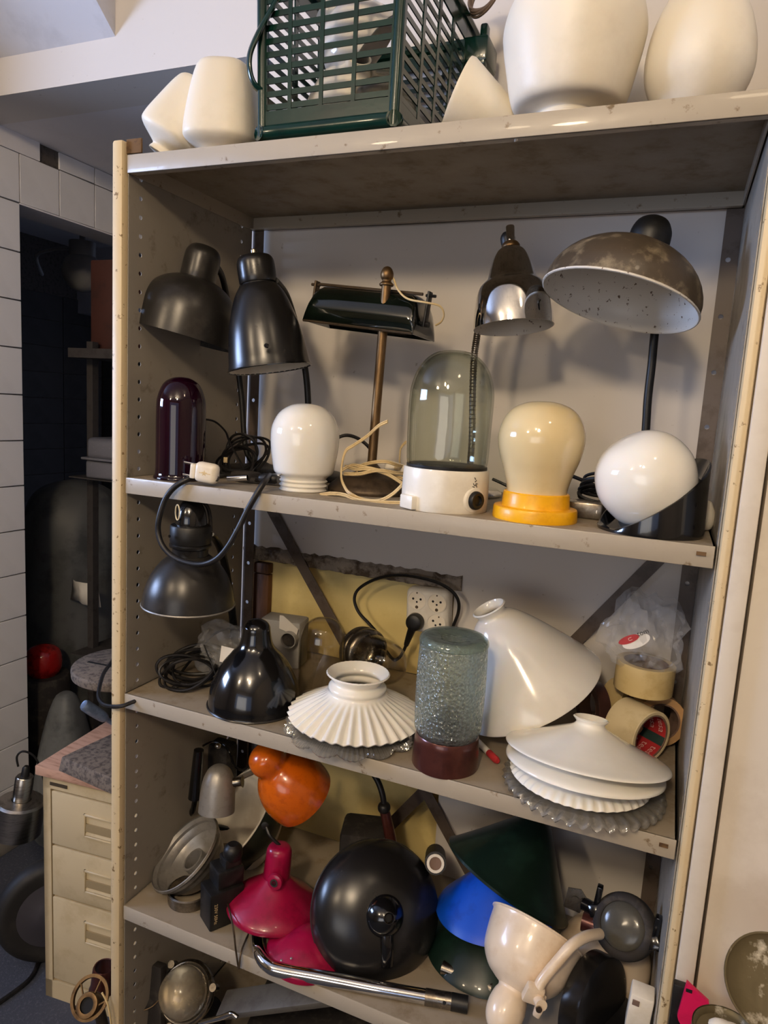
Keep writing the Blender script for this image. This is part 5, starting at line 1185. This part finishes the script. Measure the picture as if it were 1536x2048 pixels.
# black transformer box
tb_ = thing('black_transformer', 'dusty black plug transformer with printed white text and thin cord at the shelf edge', 'transformer', (0.205, 0.045, Z4))
MTX = T((0.198, 0.060, Z4), -0.55)
one(bx((0.054, 0.072, 0.078), 0.004), 'box_body', M_blackp, tb_, MTX @ T((0, 0, 0.039)))
g = G(); g.add(bx((0.050, 0.056, 0.040), 0.006), MTX @ T((-0.004, 0.010, 0.096))); g.add(bx((0.034, 0.036, 0.022), 0.005), MTX @ T((0.000, 0.016, 0.124))); g.build('upper_block', M_blackp, tb_)
one(solid(smooth([(0.016, 0), (0.019, 0.008), (0.018, 0.022), (0.010, 0.030)], 2), 20), 'knob', M_blackp, tb_, MTX @ T((0.006, 0.018, 0.130)))
tgx = text_geo('230V 50Hz', 0.0095)
one(tgx, 'lettering', M_cord, tb_, MTX @ T((0.0274, -0.024, 0.036)) @ Matrix(((0, 0, 1, 0), (0, 1, 0, 0), (-1, 0, 0, 0), (0, 0, 0, 1))))
one(tube([(0.2180, 0.0500, -0.8310), (0.2510, 0.0150, -0.8270), (0.2710, -0.0040, -0.8370), (0.2790, -0.0080, -0.8680), (0.2860, -0.0080, -0.9020)], 0.0018, 6), 'thin_cord', M_brassd, tb_)
one(tube([(0.2660, 0.0600, -0.8830), (0.2760, 0.0300, -0.8760), (0.2880, -0.0040, -0.8730), (0.2880, -0.0090, -0.9030)], 0.0018, 6), 'thin_cord', M_brassd, tb_)
# magenta shades
s = 0.00100
mc = V((0.2910, 0.1050, -0.8440)); ma = V((0.02, 0.10, 1)).normalized(); MMg = AX(mc, ma)
mg = thing('magenta_lamp', 'magenta cone lampshade with tall neck and metal grommet on the fourth shelf', 'lampshade', mc)
one(shell(smooth([(93*s, -8*s), (93*s, 0), (80*s, 14*s), (54*s, 33*s), (34*s, 50*s), (26*s, 58*s)], 3), 0.0018, 56), 'cone', [M_magenta, M_dust], mg, MMg)
one(solid(smooth([(27*s, 50*s), (27*s, 66*s), (26*s, 96*s), (25*s, 112*s), (19*s, 121*s), (8*s, 123*s)], 3), 36), 'neck', M_magenta, mg, MMg)
gp = V((0.3090, 0.0780, -0.7720)); gn = V((0.1, -1, 0.1))
one(solid(smooth([(16*s, 0), (15*s, 5*s), (9*s, 7*s)], 2), 24), 'boss', M_magenta, mg, AX(gp, gn)); one(lathe([(5*s, 6*s), (8*s, 6*s), (8*s, 8*s), (5*s, 8*s)], 18, True), 'grommet', M_nickel, mg, AX(gp, gn)); one(solid([(5*s, 6*s), (5*s, 7*s)], 16), 'grommet_hole', M_dark, mg, AX(gp, gn))
one(tube([mc+ma*(120*s), (0.2740, 0.1100, -0.7050), (0.2620, 0.1150, -0.6930)], 0.0035, 8), 'cable_stub', M_rubber, mg)
m2c = V((0.3960, 0.0550, -0.8980)); m2c.z = Z4+0.016
m2 = one(shell(smooth([(76*s, -14*s), (76*s, -6*s), (72*s, 0), (50*s, 14*s), (30*s, 24*s), (10*s, 30*s), (0, 31*s)], 3), 0.0018, 48), 'magenta_lampshade', [M_magenta, M_dust], None, AX(m2c, (0.05, 0.02, 1))); tag(m2, 'flat magenta shade lying under the first one beside the large black dome', 'lampshade')
for u, v in ((582,1900), (590,1915), (575,1925)): one(solid([(0.002, 0), (0.0022, 0.0012), (0.001, 0.002)], 8), 'rivet', M_silver, m2, AX(V((0.3870, 0.0100, -0.8450))+V(((u-582)*0.0009, -(v-1905)*0.0012, 0)), (-0.3, -0.4, 1)))
# big black dome lamp
s = 0.00094
dc = V((0.5030, 0.1300, -0.8030)); da = V((0.52, -0.66, 0.50)).normalized(); MD = AX(dc, da); R = 134*s
dm_ = thing('black_dome_lamp', 'large black dome lampshade facing out in the middle of the fourth shelf', 'lampshade', (dc.x, dc.y, Z4))
one(shell(smooth([(R, -6*s), (R, 0), (R*0.97, 16*s), (R*0.88, 34*s), (R*0.70, 52*s), (R*0.48, 64*s), (R*0.30, 69*s), (R*0.2, 71*s)], 3), 0.0018, 64), 'dome', [M_blacks, M_in_clean], dm_, MD)
one(tube([dc+da*(-5*s)+(MD.to_3x3() @ V((R*math.cos(a), R*math.sin(a), 0))) for a in [2*PI*k/48 for k in range(48)]], 0.0018, 6, 1, True), 'rim_bead', M_dgrey, dm_)
one(lathe(smooth([(36*s, 66*s), (38*s, 72*s), (32*s, 84*s), (22*s, 94*s), (12*s, 100*s), (9*s, 100*s), (8*s, 92*s)], 3), 36), 'dome_cap', M_blackg, dm_, MD)
one(solid([(7*s, 96*s), (7*s, 97*s)], 16), 'cap_hole', M_dark, dm_, MD)
g = G(); dn = (V((0, 0, -1))-da*da.dot(V((0, 0, -1)))).normalized()
pq = dc+da*(70*s)
g.add(tube([pq+dn*(20*s)+da*(10*s), pq+dn*(55*s)+da*(4*s), pq+dn*(88*s)-da*(14*s)], 0.011, 10, 4, flat=0.4)); g.build('hinge_bracket', M_blackg, dm_)
g = G()
for d1, d2 in ((-34, 10), (-33, 22), (-28, 32), (-36, 0)):
    xr = dn.cross(da).normalized()
    g.add(bx((0.005, 0.003, 0.0012), 0.0004, 1), AX(pq+xr*(-d1*s)*1.0+dn*(d2*s)-da*(3*s), da))
g.build('paint_chips', M_in_clean, dm_)
# brown lamp stem with black joint behind the dome
st = thing('brown_lamp_stem', 'brown tubular lamp stem with black ball joint and cable standing behind the black dome', 'lamp', ((0.4800, 0.2700, -0.7910)[0], 0.27, Z4))
one(tube([((0.4800, 0.2700, -0.7910)[0]+0.004, 0.27, Z4+0.008), (0.4770, 0.2700, -0.7680), (0.4540, 0.2700, -0.6810)], 0.014, 14, 4, rfun=lambda t: 1.15-0.4*t), 'stem', M_copperb, st)
one(solid(smooth([(0, -0.013), (0.011, -0.008), (0.0135, 0), (0.011, 0.008), (0, 0.013)], 3), 20), 'ball_joint', M_blackp, st, T((0.4540, 0.2680, -0.6770)))
one(tube([(0.4540, 0.2680, -0.6740), (0.4480, 0.2700, -0.6510), (0.4350, 0.2750, -0.6290), (0.4180, 0.2800, -0.6130)], 0.0065, 10), 'stem_cable', M_rubber, st)
one(solid(smooth([(0.06, 0), (0.06, 0.006), (0.02, 0.012)], 2), 28), 'stem_base', M_blackp, st, T(((0.4800, 0.2700, -0.7910)[0]+0.004, 0.275, Z4)))
g = G(); g.add(bx((0.10, 0.09, 0.13), 0.012), T((0.40, 0.30, Z4+0.065), 0.3)); tag(g.build('dark_box', M_dust), 'dark box in the shadow behind the magenta and black shades', 'box')
rl = thing('white_tipped_tube', 'black roller tube with white end right of the large black dome', 'tube', (0.63, 0.25, Z4))
e0 = V((0.5940, 0.2000, -0.7170)); ea = V((0.25, -0.85, 0.45)).normalized()
one(solid([(0.021, -0.12), (0.021, 0.0)], 24), 'tube_body', M_blackp, rl, AX(e0, ea)); one(lathe([(0.012, 0.0), (0.017, 0.0), (0.017, 0.004), (0.012, 0.004)], 24, True), 'white_end', M_whitep, rl, AX(e0, ea)); one(solid([(0.012, 0.0), (0.012, 0.0012)], 20), 'end_hole', M_card, rl, AX(e0, ea))
# dark green, blue and lower green shades
s = 0.00099
gc_ = V((0.7240, 0.2650, -0.7480)); ga = V((0.30, 0.35, 0.74)).normalized()
gs = one(shell([(133*s, -5*s), (134*s, 0), (128*s, 5*s)]+smooth([(126*s, 7*s), (90*s, 50*s), (52*s, 98*s), (28*s, 128*s), (18*s, 136*s)], 3), 0.0018, 60), 'green_cone_lampshade', [M_dgreen, M_in_clean], None, AX(gc_, ga)); tag(gs, 'dark green enamel cone shade resting tilted on top of the blue shade', 'lampshade')
one(solid([(0.016, 0), (0.014, 0.014), (0.006, 0.018)], 18), 'gallery_cap', M_brassd, gs, AX(gc_+ga*(134*s), ga))
uc = V((0.7130, 0.2200, -0.7810)); ua = V((0.10, 0.22, 0.9)).normalized()
us_ = one(shell(smooth([(112*s, -6*s), (112*s, 0), (76*s, 32*s), (40*s, 62*s), (14*s, 76*s)], 3), 0.0018, 56), 'blue_lampshade', [M_blue, M_in_clean], None, AX(uc, (-0.12, 0.05, 1))); tag(us_, 'bright blue enamel shade under the dark green cone shade', 'lampshade')
lc = V((uc.x-0.006, uc.y-0.005, Z4+0.022))
ls = one(shell(smooth([(118*s, -18*s), (118*s, -10*s), (80*s, 24*s), (44*s, 46*s), (16*s, 58*s)], 3), 0.0018, 56), 'green_lampshade', [M_dgreen, M_in_clean], None, T(lc)); tag(ls, 'dark green enamel shade at the bottom of the pile below the blue one', 'lampshade')
# cream lamp with neck and arm in front
s = 0.00081
W0, W1 = V((0.7820, 0.0200, -0.8020)), V((0.8050, 0.1050, -0.7240)); wa = (W1-W0).normalized(); MWh = AX(W0, wa)
cw = thing('cream_lamp', 'pale cream enamel lamp head with round neck and jointed arm at the front right', 'lamp', (W0.x, W0.y, Z4))
one(shell(smooth([(99*s, 158*s), (97*s, 150*s), (94*s, 120*s), (86*s, 82*s), (66*s, 55*s), (46*s, 43*s), (33*s, 37*s)], 4), 0.0018, 60), 'lamp_shade', [M_rose, M_in_clean], cw, MWh)
one(tube([W0+wa*(158*s)+(MWh.to_3x3() @ V((99*s*math.cos(a), 99*s*math.sin(a), 0))) for a in [2*PI*k/48 for k in range(48)]], 0.0022, 6, 1, True), 'rim_bead', M_rose, cw)
one(lathe(smooth([(0, -46*s), (20*s, -42*s), (34*s, -24*s), (38*s, 0), (35*s, 22*s), (31*s, 32*s), (34*s, 40*s)], 4), 40), 'neck', M_rose, cw, MWh)
jn = V((0.8240, 0.0050, -0.7430))
g = G(); g.add(bx((0.030, 0.016, 0.034), 0.005), AX(jn, (0.3, -0.1, 1), 0.3)); g.add(bx((0.012, 0.03, 0.02), 0.003), AX(jn+V((0.012, -0.004, -0.014)), (0.3, -0.2, 1))); g.add(solid([(0.009, -0.014), (0.009, 0.014)], 16), AX(jn+V((0.010, -0.004, -0.004)), (0.5, -1, 0.2))); g.build('joint', M_rose, cw)
one(solid([(0.005, 0), (0.005, 0.004)], 10), 'joint_screw', M_nickel, cw, AX(jn+V((0.012, -0.018, -0.006)), (0.4, -1, 0.2)))
one(tube([jn+V((0.006, 0.0, 0.004)), (0.8350, 0.0120, -0.7210), (0.8570, 0.0300, -0.6880), (0.8720, 0.0450, -0.6700), (0.8900, 0.0750, -0.6710), (0.9090, 0.1100, -0.6850)], 0.0088, 12), 'arm', M_rose, cw)
# dark bulkhead light with round glass
kb = thing('bulkhead_light', 'black round bulkhead light with dusty glass leaning at the right of the fourth shelf', 'lamp', (0.93, 0.18, Z4))
kc = V((0.9430, 0.1350, -0.6760)); ka = V((-0.25, -0.72, 0.45)).normalized(); s = 0.00084; MK = AX(kc, ka)
one(lathe(smooth([(54*s, -34*s), (60*s, -28*s), (61*s, -6*s), (58*s, 2*s), (50*s, 6*s), (44*s, 5*s), (43*s, 0)], 2), 48), 'body_ring', M_dust, kb, MK)
one(lathe(smooth([(46*s, 0), (38*s, 8*s), (22*s, 12*s), (0, 14*s)], 3), 40), 'lens', M_glass_dirty, kb, MK)
one(solid([(44*s, -30*s), (44*s, -22*s)], 36), 'reflector', M_dust, kb, MK)
one(shell(smooth([(54*s, -36*s), (52*s, -60*s), (38*s, -84*s), (16*s, -94*s), (0, -96*s)], 3), 0.002, 40), 'rear_glass', M_glass2, kb, MK)
sd = V((0, 0, 1)).cross(ka).normalized()
for sg in (-1, 1):
    g = G(); q0 = kc+sd*(sg*60*s)-ka*(14*s)
    g.add(bx((0.022, 0.022, 0.028), 0.004), AX(q0, ka)); g.add(tube([q0, q0+sd*(sg*30*s)], 0.011, 12, 1)); g.add(bx((0.010, 0.014, 0.040), 0.002), AX(q0+V((0, 0, 0.028)), (0.1, 0, 1))); g.build('lug', M_blackg, kb)
g = G(); g.add(prism([(-0.018, -0.012), (0.016, -0.016), (0.020, 0.012), (-0.006, 0.022), (-0.020, 0.010)], 0.003), AX(V((0.8590, 0.1700, -0.6800)), (0.1, -1, 0.2))); g.add(solid([(0.006, 0.003), (0.006, 0.0036)], 14), AX(V((0.8610, 0.1680, -0.6780)), (0.1, -1, 0.2))); g.build('mounting_plate', M_nickel, kb)
one(solid([(0.016, 0), (0.016, 0.06)], 20), 'gland', M_brass if False else M_copperb, kb, AX(V((0.8770, 0.1700, -0.7160)), (1, -0.1, 0.0)))
# cream shade behind, black drum in front of it
s = 0.00091
cb = one(shell(smooth([(92*s, -46*s), (90*s, -20*s), (76*s, 24*s), (48*s, 52*s), (20*s, 62*s)], 4), 0.002, 52), 'cream_lampshade', [M_rose, M_in_clean], None, AX((0.9250, 0.2300, -0.8130), (0.15, -0.35, 0.5))); tag(cb, 'cream enamel shade behind the bulkhead light at the right end', 'lampshade'); 
s = 0.00084
bdz = V((0.9120, 0.0900, -0.7670)); bdz.z = Z4+94*s
dr_ = one(solid(smooth([(80*s, -22*s), (92*s, -20*s), (95*s, -14*s), (95*s, 14*s), (92*s, 20*s), (60*s, 24*s), (30*s, 24*s)], 2), 56), 'black_drum', M_blacks, None, AX(bdz, (0.86, -0.40, 0.12))); tag(dr_, 'black metal drum standing on edge right of the cream lamp head', 'drum')
wb = thing('white_switch_box', 'small white switch box against the right post', 'switch', V((0.9810, 0.0300, -0.7230)))
MWB = AX(V((0.9800, 0.0400, -0.7330)), (0.05, -0.1, 1), 0.0)
one(bx((0.034, 0.030, 0.070), 0.003), 'box_body', M_whitep, wb, MWB); one(bx((0.010, 0.002, 0.010), 0.0005, 1), 'hole_mark', M_card, wb, MWB @ T((-0.008, -0.0152, 0.022)))
g = G(); g.add(bx((0.10, 0.12, 0.06), 0.012), T((0.925, 0.10, Z4+0.03), 0.1)); tag(g.build('black_housing', M_blackp), 'low black plastic housing in the corner under the white switch box', 'housing')
# bent chrome tube and a second dark one at the shelf front
ct = thing('bent_chrome_tube', 'bent chrome lamp tube lying along the front of the fourth shelf', 'tube', V((0.5120, 0.0000, -0.8520)))
one(tube([(0.2890, 0.0490, -0.8660), (0.3050, 0.0250, -0.8660), (0.3260, 0.0020, -0.8660), (0.3510, -0.0120, -0.8660), (0.3780, -0.0130, -0.8660), (0.4510, 0.0050, -0.8660), (0.5580, 0.0300, -0.8660), (0.6440, 0.0520, -0.8660)], 0.0125, 16, 6), 'tube_body', M_chrome, ct)
one(tube([(0.6360, 0.0500, -0.8660), (0.6830, 0.0620, -0.8660)], 0.0135, 16, 1), 'tube_sleeve', M_nickel, ct)
one(tube([(0.6810, 0.0610, -0.8660), (0.7090, 0.0670, -0.8660)], 0.0142, 14, 1), 'end_cap', M_blackp, ct)
one(solid([(0.003, 0), (0.003, 0.001)], 12), 'tube_hole', M_dark, ct, AX(V((0.6730, 0.0570, -0.8620))+V((0, -0.0125, 0.004)), (0, -1, 0.4)))
t2 = tag(one(tube([(0.6440, 0.1260, -0.8660), (0.6920, 0.1240, -0.8660), (0.7400, 0.1200, -0.8660)], 0.013, 14, 4), 'dark_metal_tube', M_nickel), 'short dark metal tube lying behind the end of the chrome one', 'tube')

# ------------------------------------------------------------------ bottom shelf
gz = thing('glass_lens_lamp', 'dusty oval glass lamp in a metal ring on the bottom shelf', 'lamp', (0.09, 0.12, Z5))
kc = V((0.0840, 0.1000, -1.1300)); ka = V((0.05, -0.75, 0.65)).normalized(); s = 0.00109; MK = AX(kc, ka)
one(lathe(smooth([(48*s, -20*s), (56*s, -14*s), (57*s, 0), (52*s, 6*s), (46*s, 4*s)], 2), 44), 'metal_ring', M_nickel, gz, MK)
one(lathe(smooth([(47*s, 0), (46*s, 22*s), (36*s, 44*s), (16*s, 56*s), (0, 59*s)], 3), 40), 'glass_lens', M_glass_dirty, gz, MK)
one(solid([(44*s, -6*s), (44*s, 0)], 32), 'reflector', M_nickel, gz, MK)
for a in (0.5, 2.6, 4.7): one(solid([(0.008, -0.01), (0.008, 0.01)], 12), 'lug', M_nickel, gz, MK @ T((60*s*math.cos(a), 60*s*math.sin(a), 0)))
one(solid(smooth([(0.05, 0), (0.052, 0.03), (0.04, 0.09)], 2), 28), 'lamp_foot', M_dust, gz, T((0.095, 0.15, Z5)))
dk = thing('round_metal_reflector', 'thin dark metal disc reflector leaning left of the oval glass lamp', 'reflector', V((-0.0250, 0.0800, -1.1590)))
kc = V((-0.0170, 0.0750, -1.1350)); MK = AX(kc, (0.35, -0.8, 0.3)); s = 0.00110
one(shell(smooth([(44*s, 0), (40*s, 6*s), (22*s, 14*s), (6*s, 17*s)], 2)[::1], 0.0016, 40), 'disc', M_dust, dk, AX(kc, (-0.35, 0.8, -0.3)))
one(tube([kc+(MK.to_3x3() @ V((44*s*math.cos(a), 44*s*math.sin(a), 0))) for a in [2*PI*k/40 for k in range(40)]], 0.0014, 6, 1, True), 'brass_edge', M_brass, dk)
one(tube([kc, kc+V((0.0, 0.03, -0.06)), (kc.x, kc.y+0.05, Z5+0.002)], 0.012, 10, 4), 'disc_stem', M_dust, dk)
one(bx((0.05, 0.02, 0.19), 0.003), 'dark_strut', M_dust, dk, AX(V((0.0080, 0.0900, -1.1850)), (-0.1, 0.1, 1)))
pk = tag(one(bx((0.30, 0.055, 0.016), 0.002), 'grey_board', mat('grey_board_paint', (92, 89, 84), 0.6, c2=(78, 74, 70), scale=20), None, AX(V((0.3120, 0.1000, -1.0470)), (-0.5, -0.35, 0.9)) ), 'grey painted board lying aslant on the bottom shelf', 'board')
g = G(); g.add(bx((0.26, 0.20, 0.10), 0.01), T((0.32, 0.24, Z5+0.05), 0.2)); tag(g.build('dark_crate', M_dust), 'dark crate in the shadow at the back of the bottom shelf', 'crate')
tag(one(tube([(0.1520, 0.0600, -1.1400), (0.2080, 0.0500, -1.0950), (0.2340, 0.0500, -1.0740), (0.2500, 0.0500, -1.0750)], 0.005, 10), 'chrome_rod', M_chrome), 'bent chrome rod at the bottom edge right of the oval glass lamp', 'rod')
bf = thing('brass_lamp_fitting', 'brass lamp fitting with open ring and screw socket at the foot of the left post', 'lamp fitting', V((-0.0900, 0.0000, -1.1730)))
kc = V((-0.0690, -0.0200, -1.1050)); ka = V((0.10, -0.70, 0.60)).normalized(); MK = AX(kc, ka); s = 0.00105
one(lathe([(33*s, -3*s), (39*s, -3*s), (40*s, 3*s), (34*s, 3*s)], 40, True), 'outer_ring', M_brass, bf, MK)
one(lathe(smooth([(14*s, 6*s), (22*s, 6*s), (23*s, -4*s), (20*s, -30*s), (14*s, -34*s)], 2), 28), 'screw_socket', M_brass, bf, MK @ T((4*s, -12*s, 0))); one(solid([(14*s, 0), (14*s, 2*s)], 20), 'socket_hole', M_dark, bf, MK @ T((4*s, -12*s, 0)))
g = G()
for a in (0.3, 1.5, 2.8, 4.2): g.add(tube([(18*s*math.cos(a)+4*s, 18*s*math.sin(a)-12*s, 0), (36*s*math.cos(a), 36*s*math.sin(a), 0)], 0.0022, 6, 1), MK)
g.build('spokes', M_brass, bf)
one(tube([kc-ka*(20*s), kc-ka*(60*s)+V((0, 0, -0.1)), (kc.x, kc.y+0.04, FL+0.01)], 0.012, 10, 4), 'fitting_stem', M_brassd, bf)
one(tube([(-0.0270, -0.0300, -1.0670), (-0.0110, -0.0300, -1.0890), (-0.0020, -0.0300, -1.1320)], 0.002, 6), 'wire', M_cord, bf)
sb_ = tag(one(shell(smooth([(0.030, 0), (0.027, 0.01), (0.024, 0.052), (0.020, 0.055)], 2), 0.002, 24), 'brown_cup', M_copperb, None, AX(V((-0.1120, 0.0600, -1.1660)), (0.06, 0, 1))), 'brown metal cup in front of the cabinet beside the left post', 'cup')

# ------------------------------------------------------------------ lower right corner, outside the shelving
tz = -0.735
stl = thing('side_table', 'low paint stained side table right of the shelving', 'table', (1.25, -0.2, FL))
g = G(); g.box((1.125, -0.30, tz), (1.45, -0.05, -0.585), 0.003); g.build('raised_step', M_wood, stl)
g = G(); g.box((1.036, -0.36, tz-0.02), (1.50, -0.016, tz), 0.003); g.build('table_top', M_wood, stl)
for x, y in ((1.06, -0.34), (1.47, -0.34), (1.06, -0.04), (1.47, -0.04)):
    g = G(); g.box((x-0.015, y-0.015, FL), (x+0.015, y+0.015, tz-0.02)); g.build('leg', M_wood, stl)
pf = V((1.0420, -0.0400, -0.6320))
a_, b_ = V((1.0250, -0.0350, -0.6110)), V((1.0470, -0.0350, -0.6150))
g = G(); zt_ = a_.z
g.add(prism([(0, 0), (0.006, 0.055), (0.036, 0.036), (0.042, -0.02), (0.042, tz-zt_+0.01), (0.026, tz-zt_+0.01), (0.022, -0.035), (0.002, -0.006)], 0.006), Matrix.Translation((a_.x, -0.034, zt_-0.046)) @ Matrix.Rotation(PI/2, 4, 'X'))
pkk = g.build('pink_board', M_pink); tag(pkk, 'bright pink cut board standing against the wall at the lower right', 'board')
one(bx((0.008, 0.0012, 0.005), 0.0004, 1), 'slot', M_dark, pkk, T((a_.x+0.010, -0.0405, zt_-0.002)))
g = G(); p0 = V((1.0160, -0.0300, -0.6170)); g.box((p0.x, -0.032, tz), (p0.x+0.018, -0.020, p0.z), 0.002); tag(g.build('black_board', M_blackp), 'narrow black board standing between the right post and the pink board', 'board')
s = 0.00058
pc1 = V((1.1070, -0.1600, -0.4740)); 
tag(one(shell(smooth([(90*s, 0), (88*s, 6*s), (66*s, 16*s), (30*s, 20*s), (0, 21*s)], 3), 0.002, 48), 'metal_plate', M_dirty, None, AX(pc1, (-0.1, 0.75, -0.62))), 'paint stained metal plate leaning at the right edge of the picture', 'plate')
pc2 = V((1.0670, -0.1700, -0.5580))
cn = thing('paint_tin', 'paint splattered round tin lid at the lower right corner', 'tin', (pc2.x, pc2.y, tz))
one(lathe(smooth([(0, 0.004), (50*s, 0.004), (58*s, 0.008), (64*s, 0.012), (66*s, 0.008), (66*s, -0.004), (62*s, tz-pc2.z), (0, tz-pc2.z)], 2), 44), 'tin_body', M_dirty, cn, T(pc2))
one(solid(smooth([(26*s, 0), (32*s, 0.008), (20*s, 0.016), (0, 0.018)], 2), 24, wave=lambda i, a, r, z: (r*(1+0.2*math.sin(3*a)), z)), 'dried_paint', M_opal_m, cn, T(pc2+V((0.0, 0.0, 0.003))))
